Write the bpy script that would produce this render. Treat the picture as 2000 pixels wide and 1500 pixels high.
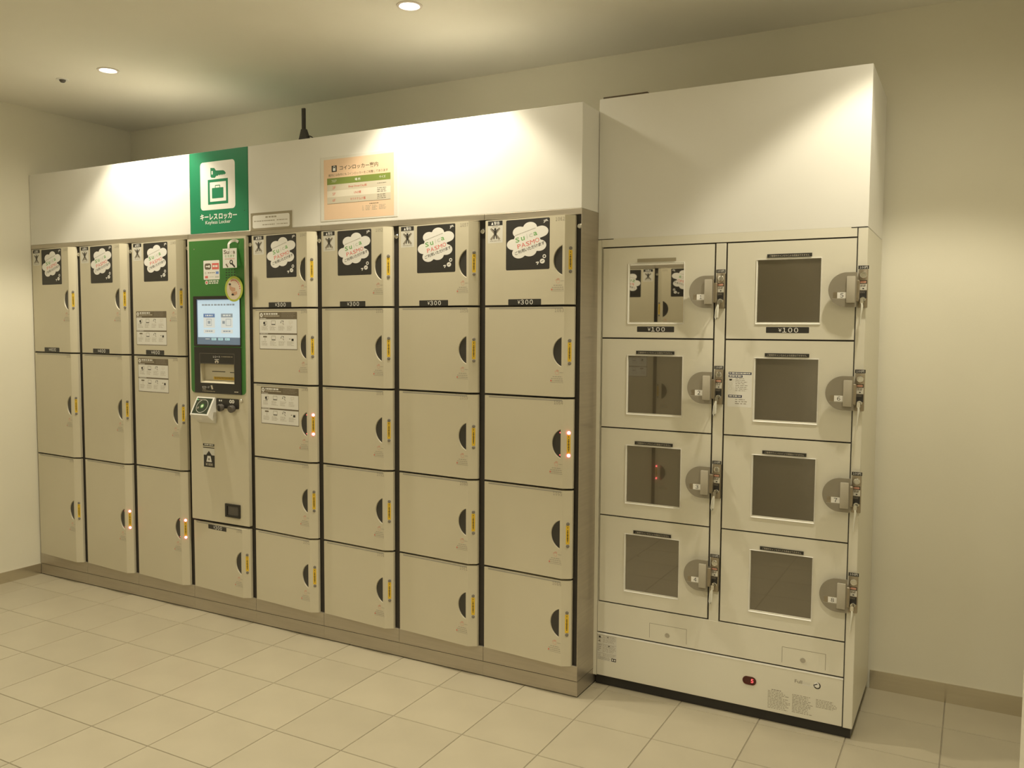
import bpy, bmesh, math, random
from mathutils import Matrix, Vector
from mathutils.geometry import tessellate_polygon

for o in list(bpy.data.objects):
    bpy.data.objects.remove(o, do_unlink=True)
scene = bpy.context.scene
COL = scene.collection
R = math.radians
random.seed(7)

# ------------------------------------------------------------------ camera
CAM = (1.2415, -2.7892, 1.3526)
YAW, PITCH, ROLL, FPX = 0.49906, 0.06543, 0.00569, 1663.75
fw = Vector((-math.sin(YAW) * math.cos(PITCH), math.cos(YAW) * math.cos(PITCH), -math.sin(PITCH)))
rt = Vector((math.cos(YAW), math.sin(YAW), 0))
up = rt.cross(fw)
rt2 = rt * math.cos(ROLL) + up * math.sin(ROLL)
up2 = up * math.cos(ROLL) - rt * math.sin(ROLL)
cam_data = bpy.data.cameras.new('camera')
cam_data.sensor_width = 36.0
cam_data.lens = FPX / 2000 * 36.0
cam_data.clip_start = 0.02
cam = bpy.data.objects.new('camera', cam_data)
M = Matrix.Identity(4)
for i in range(3):
    M[i][0], M[i][1], M[i][2], M[i][3] = rt2[i], up2[i], -fw[i], CAM[i]
cam.matrix_world = M
COL.objects.link(cam)
scene.camera = cam

# ------------------------------------------------------------------ world and exposure
world = bpy.data.worlds.new('world')
world.use_nodes = True
world.node_tree.nodes['Background'].inputs[0].default_value = (1.0, 0.86, 0.55, 1)
world.node_tree.nodes['Background'].inputs[1].default_value = 0.02
scene.world = world
scene.view_settings.view_transform = 'Standard'
scene.view_settings.look = 'None'
scene.view_settings.exposure = 0.12
scene.view_settings.gamma = 1.0
scene.view_settings.use_curve_mapping = False

LIGHT_COLOR = (1.0, 0.902, 0.69)
SPOT_W = (46.0, 27.0)  # beam of one ceiling downlight: wall-washing row, unseen second row added for fill
SPILL_W = 12.5          # wide light around the beam
BULB = 9.0
# key dimensions (metres); the locker fronts lie in the plane y = 0
CEIL = 2.5
BACK = 0.63
LEFT = -3.205
PITCHX = 0.4
RAIL0, RAIL1, HEAD = 1.757, 1.778, 2.146
LAMPS = [(-2.233, -0.226), (-0.5815, -0.226), (1.07, -0.226),
         (-2.233, -1.95), (-0.5815, -1.95), (1.07, -1.95)]  # this second row is out of view, added as fill light

# ------------------------------------------------------------------ materials
MATS = {}

def mat(name, col, rough=0.5, metal=0.0, var=0.05, scale=6.0, bump=0.0, bscale=60.0,
        stretch=(1, 1, 1), emit=0.0, emit_col=None, coat=0.0, rnd=0.0, spec=0.5, rvar=0.0):
    m = bpy.data.materials.new(name)
    m.use_nodes = True
    nt = m.node_tree
    b = nt.nodes['Principled BSDF']
    b.inputs['Roughness'].default_value = rough
    b.inputs['Metallic'].default_value = metal
    b.inputs['Specular IOR Level'].default_value = spec
    b.inputs['Coat Weight'].default_value = coat
    b.inputs['Coat Roughness'].default_value = 0.08
    tc = nt.nodes.new('ShaderNodeTexCoord')
    mp = nt.nodes.new('ShaderNodeMapping')
    mp.inputs['Scale'].default_value = stretch
    nt.links.new(tc.outputs['Object'], mp.inputs[0])
    nz = nt.nodes.new('ShaderNodeTexNoise')
    nz.inputs['Scale'].default_value = scale
    nz.inputs['Detail'].default_value = 3
    nt.links.new(mp.outputs[0], nz.inputs[0])
    rp = nt.nodes.new('ShaderNodeValToRGB')
    rp.color_ramp.elements[0].position = 0.3
    rp.color_ramp.elements[1].position = 0.7
    rp.color_ramp.elements[0].color = tuple(c * (1 - var) for c in col) + (1,)
    rp.color_ramp.elements[1].color = tuple(min(1, c * (1 + var)) for c in col) + (1,)
    nt.links.new(nz.outputs[0], rp.inputs[0])
    outc = rp.outputs[0]
    if rnd:
        oi = nt.nodes.new('ShaderNodeObjectInfo')
        mr = nt.nodes.new('ShaderNodeMapRange')
        mr.inputs[3].default_value = 1 - rnd
        mr.inputs[4].default_value = 1 + rnd * 0.4
        nt.links.new(oi.outputs['Random'], mr.inputs[0])
        hs = nt.nodes.new('ShaderNodeHueSaturation')
        nt.links.new(mr.outputs[0], hs.inputs['Value'])
        nt.links.new(outc, hs.inputs['Color'])
        outc = hs.outputs[0]
    nt.links.new(outc, b.inputs['Base Color'])
    if rvar:
        m2 = nt.nodes.new('ShaderNodeMapRange')
        m2.inputs[3].default_value = max(0.02, rough - rvar)
        m2.inputs[4].default_value = rough + rvar
        nt.links.new(nz.outputs[0], m2.inputs[0])
        nt.links.new(m2.outputs[0], b.inputs['Roughness'])
    if bump:
        n2 = nt.nodes.new('ShaderNodeTexNoise')
        n2.inputs['Scale'].default_value = bscale
        n2.inputs['Detail'].default_value = 4
        nt.links.new(mp.outputs[0], n2.inputs[0])
        bp = nt.nodes.new('ShaderNodeBump')
        bp.inputs['Strength'].default_value = bump
        bp.inputs['Distance'].default_value = 0.002
        nt.links.new(n2.outputs[0], bp.inputs['Height'])
        nt.links.new(bp.outputs[0], b.inputs['Normal'])
    if emit:
        b.inputs['Emission Color'].default_value = (emit_col or col) + (1,)
        b.inputs['Emission Strength'].default_value = emit
    MATS[name] = m
    return m

mat('wall_paint', (0.80, 0.772, 0.655), 0.85, var=0.02, scale=2, bump=0.08, bscale=160)
mat('ceiling_paint', (0.82, 0.795, 0.70), 0.9, var=0.02, scale=2, bump=0.06, bscale=140)
mat('floor_tile', (0.465, 0.42, 0.315), 0.3, var=0.045, scale=5, rnd=0.05, bump=0.02, bscale=25, rvar=0.06)
mat('grout', (0.30, 0.265, 0.20), 0.9, var=0.1, scale=20)
mat('steel', (0.49, 0.445, 0.37), 0.36, metal=0.75, var=0.05, scale=4, stretch=(1, 1, 30), bump=0.03, bscale=30)
mat('baseboard_steel', (0.66, 0.61, 0.50), 0.2, metal=0.9, var=0.04, scale=3, stretch=(1, 1, 40))
mat('door_cream', (0.625, 0.58, 0.45), 0.38, var=0.015, scale=4, bump=0.012, bscale=220)
mat('panel_white', (0.78, 0.77, 0.73), 0.33, var=0.012, scale=2)
mat('cabinet_white', (0.75, 0.725, 0.625), 0.35, var=0.012, scale=3, bump=0.01, bscale=200)
mat('lit_edge_white', (0.93, 0.92, 0.89), 0.3, var=0.01)  # paler cabinet white, paints in the light that edges catch
mat('channel_dark', (0.028, 0.024, 0.02), 0.5, var=0.15, scale=9)
mat('lip_grey', (0.36, 0.34, 0.29), 0.5, var=0.05)
mat('recess_dark', (0.045, 0.042, 0.038), 0.35, var=0.1)
mat('chrome', (0.75, 0.74, 0.7), 0.16, metal=1.0, var=0.03)
mat('lamp_off', (0.22, 0.2, 0.17), 0.3, var=0.08)
mat('lamp_red', (0.95, 0.25, 0.2), 0.3, emit=10.0, emit_col=(1.0, 0.115, 0.13))
mat('yellow', (0.78, 0.52, 0.03), 0.5, var=0.03)
mat('ink', (0.03, 0.028, 0.025), 0.5, var=0.1)
mat('ink_faint', (0.4, 0.365, 0.29), 0.6, var=0.1)
mat('ink_soft', (0.27, 0.24, 0.19), 0.6, var=0.1)
mat('ink_brown', (0.16, 0.13, 0.085), 0.55, var=0.06)
mat('paper', (0.8, 0.79, 0.75), 0.55, var=0.02)
mat('paper_grey', (0.69, 0.675, 0.615), 0.5, var=0.02)
mat('sticker_white', (0.86, 0.85, 0.82), 0.45, var=0.015)
mat('logo_green', (0.16, 0.42, 0.12), 0.5)
mat('logo_grey', (0.62, 0.63, 0.58), 0.5)
mat('logo_red', (0.75, 0.16, 0.14), 0.5)
mat('hand_red', (0.68, 0.36, 0.27), 0.5)
mat('print_red', (0.62, 0.13, 0.09), 0.5)
mat('sign_green', (0.012, 0.215, 0.10), 0.4, var=0.03)
mat('kiosk_green', (0.05, 0.205, 0.042), 0.4, var=0.03)
mat('poster_peach', (0.80, 0.585, 0.41), 0.55, var=0.03)
mat('poster_green', (0.2, 0.265, 0.06), 0.5)
mat('poster_row', (0.62, 0.57, 0.46), 0.5)
mat('poster_row_light', (0.76, 0.71, 0.6), 0.5)
mat('laminate', (0.75, 0.735, 0.68), 0.2, var=0.01)
mat('notice_grey', (0.33, 0.29, 0.2), 0.5)
mat('black_plastic', (0.022, 0.02, 0.018), 0.35, var=0.1)
mat('grey_plastic', (0.11, 0.1, 0.09), 0.4, var=0.1)
mat('screen_blue', (0.3, 0.38, 0.42), 0.15, emit=0.52, emit_col=(0.66, 0.86, 1.0))
mat('screen_band', (0.1, 0.13, 0.17), 0.15, emit=0.2, emit_col=(0.35, 0.5, 0.68))
mat('screen_key', (0.3, 0.42, 0.45), 0.15, emit=0.45, emit_col=(0.5, 0.95, 1.0))
mat('screen_head', (0.1, 0.16, 0.3), 0.15, emit=0.22, emit_col=(0.25, 0.45, 0.9))
mat('screen_btn', (0.4, 0.4, 0.36), 0.15, emit=0.42, emit_col=(0.85, 0.92, 0.9))
mat('screen_ink', (0.22, 0.26, 0.3), 0.2, emit=0.22, emit_col=(0.5, 0.6, 0.7))
mat('lime', (0.48, 0.55, 0.08), 0.5)
mat('cream_oval', (0.72, 0.62, 0.5), 0.5)
mat('skin_print', (0.6, 0.36, 0.24), 0.5)
mat('navy', (0.03, 0.035, 0.09), 0.5)
mat('reader_dark', (0.035, 0.05, 0.032), 0.3, var=0.08)
mat('teal_led', (0.2, 0.6, 0.25), 0.4, emit=0.8, emit_col=(0.2, 1.0, 0.3))
mat('handle_grey', (0.29, 0.262, 0.205), 0.42, var=0.04)
mat('grip_beige', (0.47, 0.435, 0.36), 0.42, var=0.03)
mat('lock_metal', (0.4, 0.35, 0.27), 0.3, metal=0.85, var=0.08)
mat('strap', (0.75, 0.75, 0.68), 0.35, var=0.03)
mat('red_glow', (0.5, 0.03, 0.03), 0.3, emit=3.0, emit_col=(1.0, 0.08, 0.08))  # digit display, and discs imitating lamp light leaked into lit grips
mat('switch_red', (0.09, 0.02, 0.015), 0.25)
mat('lamp_ring', (0.72, 0.66, 0.6), 0.4, var=0.03)
mat('bulb', (1, 1, 1), 0.4, var=0.0, emit=BULB, emit_col=(1.0, 0.95, 0.82))
mat('window_dark', (0.085, 0.07, 0.046), 0.06, var=0.05, scale=4, spec=1.0, coat=0.0)
mat('window_mirror', (0.50, 0.48, 0.42), 0.015, metal=1.0, var=0.02)
mat('board_brown', (0.1, 0.07, 0.04), 0.6, var=0.15)

# dark reflective glass: a third of the pane mirrors the room, the rest is smoked
def glass_nodes(m, fac):
    nt = m.node_tree
    b = nt.nodes['Principled BSDF']
    g = nt.nodes.new('ShaderNodeBsdfGlossy')
    g.inputs['Roughness'].default_value = 0.015
    g.inputs['Color'].default_value = (0.9, 0.87, 0.8, 1)
    mx = nt.nodes.new('ShaderNodeMixShader')
    mx.inputs[0].default_value = fac
    nt.links.new(b.outputs[0], mx.inputs[1])
    nt.links.new(g.outputs[0], mx.inputs[2])
    nt.links.new(mx.outputs[0], nt.nodes['Material Output'].inputs[0])
glass_nodes(MATS['window_dark'], 0.12)

# ------------------------------------------------------------------ mesh helpers
class MB:
    def __init__(self):
        self.v, self.f, self.m, self.mats = [], [], [], []

    def mi(self, name):
        if name not in self.mats:
            self.mats.append(name)
        return self.mats.index(name)

    def mesh(self, vs, fs, m):
        n = len(self.v)
        self.v += [tuple(p) for p in vs]
        k = self.mi(m)
        for f in fs:
            self.f.append([i + n for i in f])
            self.m.append(k)
        return self

    def poly(self, pts, m):
        return self.mesh(pts, [list(range(len(pts)))], m)

    def box(self, x0, x1, y0, y1, z0, z1, m, bev=0.0, seg=1):
        if bev <= 0:
            vs = [(x, y, z) for x in (x0, x1) for y in (y0, y1) for z in (z0, z1)]
            fs = [(0, 1, 3, 2), (4, 6, 7, 5), (0, 4, 5, 1), (2, 3, 7, 6), (0, 2, 6, 4), (1, 5, 7, 3)]
            return self.mesh(vs, fs, m)
        bm = bmesh.new()
        bmesh.ops.create_cube(bm, size=1)
        for v in bm.verts:
            v.co = ((x0 + x1) / 2 + v.co.x * (x1 - x0), (y0 + y1) / 2 + v.co.y * (y1 - y0), (z0 + z1) / 2 + v.co.z * (z1 - z0))
        bmesh.ops.bevel(bm, geom=list(bm.edges), offset=bev, segments=seg, affect='EDGES', profile=0.5)
        return self.bm(bm, m)

    def bm(self, bm, m):
        bm.verts.index_update()
        self.mesh([v.co[:] for v in bm.verts], [[v.index for v in f.verts] for f in bm.faces], m)
        bm.free()
        return self

    def tube(self, pts, r, m, n=10, caps=True):
        # rings around a path; r is a number or one radius per point
        pts = [Vector(p) for p in pts]
        rs = r if isinstance(r, (list, tuple)) else [r] * len(pts)
        vs, fs = [], []
        for i, p in enumerate(pts):
            d = (pts[min(i + 1, len(pts) - 1)] - pts[max(i - 1, 0)]).normalized()
            a = Vector((0, 0, 1)) if abs(d.z) < 0.9 else Vector((1, 0, 0))
            e1 = d.cross(a).normalized()
            e2 = d.cross(e1)
            for k in range(n):
                t = 2 * math.pi * k / n
                vs.append(p + rs[i] * (math.cos(t) * e1 + math.sin(t) * e2))
        for i in range(len(pts) - 1):
            for k in range(n):
                fs.append((i * n + k, i * n + (k + 1) % n, (i + 1) * n + (k + 1) % n, (i + 1) * n + k))
        if caps:
            fs.append(list(range(n))[::-1])
            fs.append([len(vs) - n + k for k in range(n)])
        return self.mesh(vs, fs, m)

    def lathe(self, prof, c, axis, m, n=32):
        # prof: (radius, offset along axis)
        ax = Vector(axis).normalized()
        a = Vector((0, 0, 1)) if abs(ax.z) < 0.9 else Vector((1, 0, 0))
        e1 = ax.cross(a).normalized()
        e2 = ax.cross(e1)
        c = Vector(c)
        vs, fs = [], []
        for r, o in prof:
            for k in range(n):
                t = 2 * math.pi * k / n
                vs.append(c + ax * o + r * (math.cos(t) * e1 + math.sin(t) * e2))
        for i in range(len(prof) - 1):
            for k in range(n):
                fs.append((i * n + k, i * n + (k + 1) % n, (i + 1) * n + (k + 1) % n, (i + 1) * n + k))
        return self.mesh(vs, fs, m)

    def prism(self, outline, y0, y1, m, hole=None):
        # outline in (x, z), extruded from y0 (front) to y1
        loops = [outline] + ([hole] if hole else [])
        flat = [p for l in loops for p in l]
        tris = tessellate_polygon([[Vector((p[0], p[1], 0)) for p in l] for l in loops])
        n = len(flat)
        self.mesh([(x, y0, z) for x, z in flat], [list(t) for t in tris], m)
        self.mesh([(x, y1, z) for x, z in flat], [list(t)[::-1] for t in tris], m)
        off = 0
        for l in loops:
            k = len(l)
            vs = [(x, y0, z) for x, z in l] + [(x, y1, z) for x, z in l]
            self.mesh(vs, [(i, (i + 1) % k, (i + 1) % k + k, i + k) for i in range(k)], m)
            off += k
        return self

    def data(self, name, smooth=True):
        me = bpy.data.meshes.new(name)
        me.from_pydata(self.v, [], self.f)
        for k in self.mats:
            me.materials.append(MATS[k])
        me.polygons.foreach_set('material_index', self.m)
        bm = bmesh.new()
        bm.from_mesh(me)
        bmesh.ops.remove_doubles(bm, verts=bm.verts, dist=1e-6)
        bmesh.ops.recalc_face_normals(bm, faces=bm.faces)
        bm.to_mesh(me)
        bm.free()
        if smooth:
            me.polygons.foreach_set('use_smooth', [True] * len(me.polygons))
            me.set_sharp_from_angle(angle=R(32))
        me.update()
        return me

    def build(self, name, parent=None, loc=(0, 0, 0), smooth=True):
        return put(name, self.data(name, smooth), parent, loc)

def put(name, me, parent=None, loc=(0, 0, 0)):
    o = bpy.data.objects.new(name, me)
    o.location = loc
    o.parent = parent
    COL.objects.link(o)
    return o

def empty(name, loc, rz=0.0):
    o = bpy.data.objects.new(name, None)
    o.empty_display_size = 0.1
    o.location = loc
    o.rotation_euler = (0, 0, rz)
    COL.objects.link(o)
    return o

def tag(o, label=None, cat=None, group=None, kind=None):
    if label: o['label'] = label
    if cat: o['category'] = cat
    if group: o['group'] = group
    if kind: o['kind'] = kind
    return o

def copy_tree(o, parent=None):
    c = o.copy()
    COL.objects.link(c)
    c.parent = parent
    for ch in list(o.children):
        copy_tree(ch, c)
    return c

# ------------------------------------------------------------------ flat print helpers
TXT = {}

def text_shape(body, bold=0.0):
    key = (body, bold)
    digits = body.rstrip('円').isdigit() or body == '¥'
    if key not in TXT:
        cu = bpy.data.curves.new('lettering', 'FONT')
        cu.body = ''.join(chr(ord(c) + 0xFEE0) if c.isdigit() else ('￥' if c == '¥' else c) for c in body) if digits else body
        cu.space_character = 0.56 if digits else 1.0
        cu.resolution_u = 2
        cu.offset = bold
        ob = bpy.data.objects.new('lettering', cu)
        COL.objects.link(ob)
        me = bpy.data.meshes.new_from_object(ob)
        vs = [(v.co.x, v.co.y) for v in me.vertices]
        fs = [list(p.vertices) for p in me.polygons]
        bpy.data.objects.remove(ob)
        bpy.data.meshes.remove(me)
        bpy.data.curves.remove(cu)
        xs = [p[0] for p in vs]; ys = [p[1] for p in vs]
        x0, x1, y0, y1 = min(xs), max(xs), min(ys), max(ys)
        TXT[key] = ([((x - x0) / (x1 - x0), (y - y0) / (y1 - y0)) for x, y in vs], fs)
    return TXT[key]

class Print:
    """flat ink layers on a surface; mp maps (x, z, lift) to a point"""
    def __init__(self, mp):
        self.mb, self.mp = MB(), mp

    def poly(self, pts, m, e):
        if len(pts) > 4:
            tris = tessellate_polygon([[Vector((p[0], p[1], 0)) for p in pts]])
            self.mb.mesh([self.mp(x, z, e) for x, z in pts], [list(t) for t in tris], m)
        else:
            self.mb.poly([self.mp(x, z, e) for x, z in pts], m)

    def rect(self, x0, x1, z0, z1, m, e, r=0.0):
        if r <= 0:
            return self.poly([(x0, z0), (x1, z0), (x1, z1), (x0, z1)], m, e)
        self.poly(rrect(x0, x1, z0, z1, r), m, e)

    def frame(self, x0, x1, z0, z1, w, m, e):
        self.rect(x0, x1, z0, z0 + w, m, e); self.rect(x0, x1, z1 - w, z1, m, e)
        self.rect(x0, x0 + w, z0 + w, z1 - w, m, e); self.rect(x1 - w, x1, z0 + w, z1 - w, m, e)

    def disc(self, x, z, rx, rz, m, e, n=20, a0=0.0, a1=2 * math.pi):
        self.poly([(x + rx * math.cos(a0 + (a1 - a0) * i / n), z + rz * math.sin(a0 + (a1 - a0) * i / n)) for i in range(n)], m, e)

    def ring(self, x, z, rx, rz, w, m, e, n=20):
        vs, fs = [], []
        for i in range(n):
            t = 2 * math.pi * i / n
            vs += [self.mp(x + rx * math.cos(t), z + rz * math.sin(t), e), self.mp(x + (rx - w) * math.cos(t), z + (rz - w) * math.sin(t), e)]
        for i in range(n):
            j = (i + 1) % n
            fs.append((2 * i, 2 * j, 2 * j + 1, 2 * i + 1))
        self.mb.mesh(vs, fs, m)

    def text(self, body, x0, x1, z0, z1, m, e, bold=0.0, rot=0.0, vertical=False):
        vs, fs = text_shape(body, bold)
        cx, cz = (x0 + x1) / 2, (z0 + z1) / 2
        out = []
        for u, v in vs:
            x, z = (u - 0.5) * (x1 - x0), (v - 0.5) * (z1 - z0)
            c, s = math.cos(rot), math.sin(rot)
            out.append(self.mp(cx + c * x - s * z, cz + s * x + c * z, e))
        self.mb.mesh(out, fs, m)

    def dashes(self, x0, x1, z0, z1, n, m, e, seed=1, fill=0.5, rag=0.25):
        rr = random.Random(seed)
        h = (z1 - z0) / n
        for i in range(n):
            zt = z1 - i * h
            x = x0
            end = x1 - rag * rr.random() * (x1 - x0)
            while x < end:
                w = rr.uniform(0.6, 2.2) * h
                self.rect(x, min(x + w, end), zt - h * fill, zt, m, e)
                x += w + rr.uniform(0.25, 0.6) * h

    def stroke(self, pts, w, m, e):
        for (xa, za), (xb, zb) in zip(pts[:-1], pts[1:]):
            d = Vector((xb - xa, zb - za)); l = d.length or 1e-6
            nx, nz = -d.y / l * w / 2, d.x / l * w / 2
            self.poly([(xa + nx, za + nz), (xb + nx, zb + nz), (xb - nx, zb - nz), (xa - nx, za - nz)], m, e)

    def data(self, name): return self.mb.data(name, smooth=False)
    def build(self, name, parent=None, loc=(0, 0, 0)): return self.mb.build(name, parent, loc, smooth=False)

def rrect(x0, x1, z0, z1, r, n=5):
    pts = []
    for cx, cz, a in ((x1 - r, z1 - r, 0), (x0 + r, z1 - r, 90), (x0 + r, z0 + r, 180), (x1 - r, z0 + r, 270)):
        for i in range(n + 1):
            t = R(a + 90 * i / n)
            pts.append((cx + r * math.cos(t), cz + r * math.sin(t)))
    return pts

L1, L2, L3 = 0.00015, 0.0003, 0.00045
def plane(y0):
    return lambda x, z, e: (x, y0 - e, z)

# ------------------------------------------------------------------ room
def struct(o):
    o['kind'] = 'structure'
    return o

RIGHT = 1.6
FRONT = -3.05
struct(MB().box(LEFT - 0.12, RIGHT + 0.1, BACK, BACK + 0.12, -0.05, CEIL, 'wall_paint').build('wall_back'))
struct(MB().box(LEFT - 0.12, LEFT, FRONT - 0.1, BACK, -0.05, CEIL, 'wall_paint').build('wall_left'))
struct(MB().box(LEFT, RIGHT + 0.1, FRONT - 0.12, FRONT, -0.05, CEIL, 'wall_paint').build('wall_front'))
wr = struct(MB().box(1.36, RIGHT, FRONT, -0.6, 0, CEIL, 'wall_paint').build('wall_right'))
struct(MB().box(RIGHT, RIGHT + 0.1, FRONT, BACK, -0.05, CEIL, 'wall_paint').build('wall_alcove'))
struct(MB().box(LEFT, LEFT + 0.006, FRONT, -0.002, 0.0, 0.0575, 'baseboard_steel').build('baseboard_left'))
struct(MB().box(0.93, RIGHT, BACK - 0.006, BACK, 0.0, 0.0700, 'baseboard_steel').build('baseboard_back'))

# ceiling with round openings for the downlights
def circle(cx, cy, r, n=32):
    return [(cx + r * math.cos(2 * math.pi * i / n), cy + r * math.sin(2 * math.pi * i / n)) for i in range(n)]
mb = MB()
LAMP_R = 0.036
loops = [[(LEFT - 0.12, FRONT - 0.12), (RIGHT + 0.1, FRONT - 0.12), (RIGHT + 0.1, BACK + 0.12), (LEFT - 0.12, BACK + 0.12)]]
loops += [circle(x, y, LAMP_R) for x, y in LAMPS]
tris = tessellate_polygon([[Vector((p[0], p[1], 0)) for p in l] for l in loops])
flatp = [p for l in loops for p in l]
mb.mesh([(x, y, CEIL) for x, y in flatp], [list(t) for t in tris], 'ceiling_paint')
mb.box(LEFT - 0.12, RIGHT + 0.1, FRONT - 0.12, BACK + 0.12, CEIL + 0.12, CEIL + 0.15, 'ceiling_paint')
struct(mb.build('ceiling', smooth=False))

# floor: grout bed and single tiles
T, TX, TY = 0.281, -1.062, -0.1643
floor = struct(MB().box(LEFT, RIGHT, FRONT, BACK, -0.06, -0.0022, 'grout').build('floor'))
TG = 0.0012
def tile_box(mb, x0, x1, y0, y1):
    b = 0.0012
    vs = [(x0, y0, -0.003), (x1, y0, -0.003), (x1, y1, -0.003), (x0, y1, -0.003),
          (x0 + b, y0 + b, 0), (x1 - b, y0 + b, 0), (x1 - b, y1 - b, 0), (x0 + b, y1 - b, 0)]
    mb.mesh(vs, [(4, 5, 6, 7), (0, 1, 5, 4), (1, 2, 6, 5), (2, 3, 7, 6), (3, 0, 4, 7)], 'floor_tile')
tile_me = MB()
tile_box(tile_me, -T / 2 + TG, T / 2 - TG, -T / 2 + TG, T / 2 - TG)
tile_me = tile_me.data('tile', smooth=False)
rest = MB()
def seen(x, y):
    d = Vector((x, y, 0)) - Vector(CAM)
    z = d.dot(fw)
    return z > 0.2 and abs(d.dot(rt2) / z * FPX) < 1180 and abs(d.dot(up2) / z * FPX) < 900
for j in range(-9, 11):
    for i in range(-3, 12):
        x0, x1 = TX + j * T, TX + (j + 1) * T
        y0, y1 = TY - (i + 1) * T, TY - i * T
        cx0, cx1, cy0, cy1 = max(x0, LEFT), min(x1, RIGHT), max(y0, FRONT), min(y1, BACK)
        if cx1 - cx0 < 0.02 or cy1 - cy0 < 0.02:
            continue
        full = (cx0, cx1, cy0, cy1) == (x0, x1, y0, y1)
        hidden = y0 > 0.02 and x1 < 0.0 or (y0 > 0.16 and x1 < 0.92)
        if seen((cx0 + cx1) / 2, (cy0 + cy1) / 2) and not hidden:
            if full:
                put('tile', tile_me, floor, ((x0 + x1) / 2, (y0 + y1) / 2, 0))
            else:
                t = MB()
                ax, ay = (cx0 + cx1) / 2, (cy0 + cy1) / 2
                tile_box(t, cx0 - ax + TG, cx1 - ax - TG, cy0 - ay + TG, cy1 - ay - TG)
                t.build('tile', floor, (ax, ay, 0), smooth=False)
        else:
            tile_box(rest, cx0 + TG, cx1 - TG, cy0 + TG, cy1 - TG)
tag(rest.build('tile_rest', floor, smooth=False), kind='stuff')

# ------------------------------------------------------------------ ceiling downlights
TRIM = [(1.0, 1.1), (1.0, 1.0), (0.78, 0.5), (1.1, 1.35), (1.0, 1.0), (1.75, 0.6)]   # beam and spill of the single lamps
def downlight(x, y, label, trim):
    root = empty('downlight', (x, y, CEIL))
    tag(root, label, 'light', 'ceiling downlights')
    MB().lathe([(0.0362, -0.001), (0.0375, -0.004), (0.046, -0.003), (0.0475, 0.0005), (0.036, 0.0005)], (0, 0, 0), (0, 0, 1), 'lamp_ring').build('trim_ring', root)
    MB().lathe([(0.0362, -0.001), (0.034, 0.03), (0.03, 0.055), (0.0005, 0.056)], (0, 0, 0), (0, 0, 1), 'lamp_ring').build('reflector', root)
    MB().lathe([(0.0335, 0.006), (0.033, 0.004), (0.02, 0.002), (0.0003, 0.001)], (0, 0, 0), (0, 0, 1), 'bulb').build('bulb', root)
    for nm, typ, w in (('beam', 'SPOT', SPOT_W[0 if y > -1 else 1]), ('spill', 'SPOT', SPILL_W)):
        ld = bpy.data.lights.new(nm, typ)
        ld.energy = w * trim[0 if nm == 'beam' else 1]
        ld.color = LIGHT_COLOR
        ld.shadow_soft_size = 0.03
        ld.spot_size = R(104 if nm == 'beam' else 165)
        ld.spot_blend = 0.32 if nm == 'beam' else 0.6
        lo = bpy.data.objects.new(nm, ld)
        lo.location = (0, 0, -0.012)
        lo.parent = root
        COL.objects.link(lo)

names = ['round recessed ceiling downlight beside the small ceiling sensor',
         'round recessed ceiling downlight over the locker with the peach notice',
         'round recessed ceiling downlight over the windowed cabinet',
         'round recessed ceiling downlight of the unseen second row, added as fill light by the side wall',
         'round recessed ceiling downlight added as fill light in the middle of the unseen second row',
         'round recessed ceiling downlight of the unseen second row, added as fill light near the entrance']
for (x, y), nm, tr in zip(LAMPS, names, TRIM):
    downlight(x, y, nm, tr)

root = empty('ceiling_sensor', (-2.552, -0.232, CEIL))
tag(root, 'small dark dome sensor in a pale ring on the ceiling', 'sensor')
MB().lathe([(0.0003, -0.003), (0.026, -0.003), (0.028, 0.0005)], (0, 0, 0), (0, 0, 1), 'panel_white').build('ring', root)
MB().lathe([(0.0003, -0.016), (0.008, -0.0145), (0.013, -0.009), (0.0145, -0.003)], (0, 0, 0), (0, 0, 1), 'grey_plastic', 20).build('dome', root)

# ------------------------------------------------------------------ locker doors
XA, XB, XC = 0.004, 0.345, 0.3765          # hinge edge, ridge, free edge
YB, YC = -0.025, -0.0078
def face_y(x): return YB * (x - XA) / (XB - XA)
def on_face(x, z, e): return (x, face_y(x) - e, z)
def on_chamfer(x, z, e):
    t = (x - XB) / (XC - XB)
    return (x + e * 0.48, YB + (YC - YB) * t - e * 0.88, z)

HZ, HX0, HX1 = 0.0537, 0.298, 0.3355       # half-moon grip: half height, left, right
def moon(zc, grow=0.0, n=18):
    s = HX1 - HX0 + grow; h = HZ + grow
    r = (h * h + s * s) / (2 * s)
    cx = HX0 - grow + r
    a = math.asin(min(1, h / r))
    pts = [(cx - r * math.cos(-a + 2 * a * i / n), zc + r * math.sin(-a + 2 * a * i / n)) for i in range(n + 1)]
    return pts                                # bottom to top along the arc, closed by the straight right edge

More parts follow.
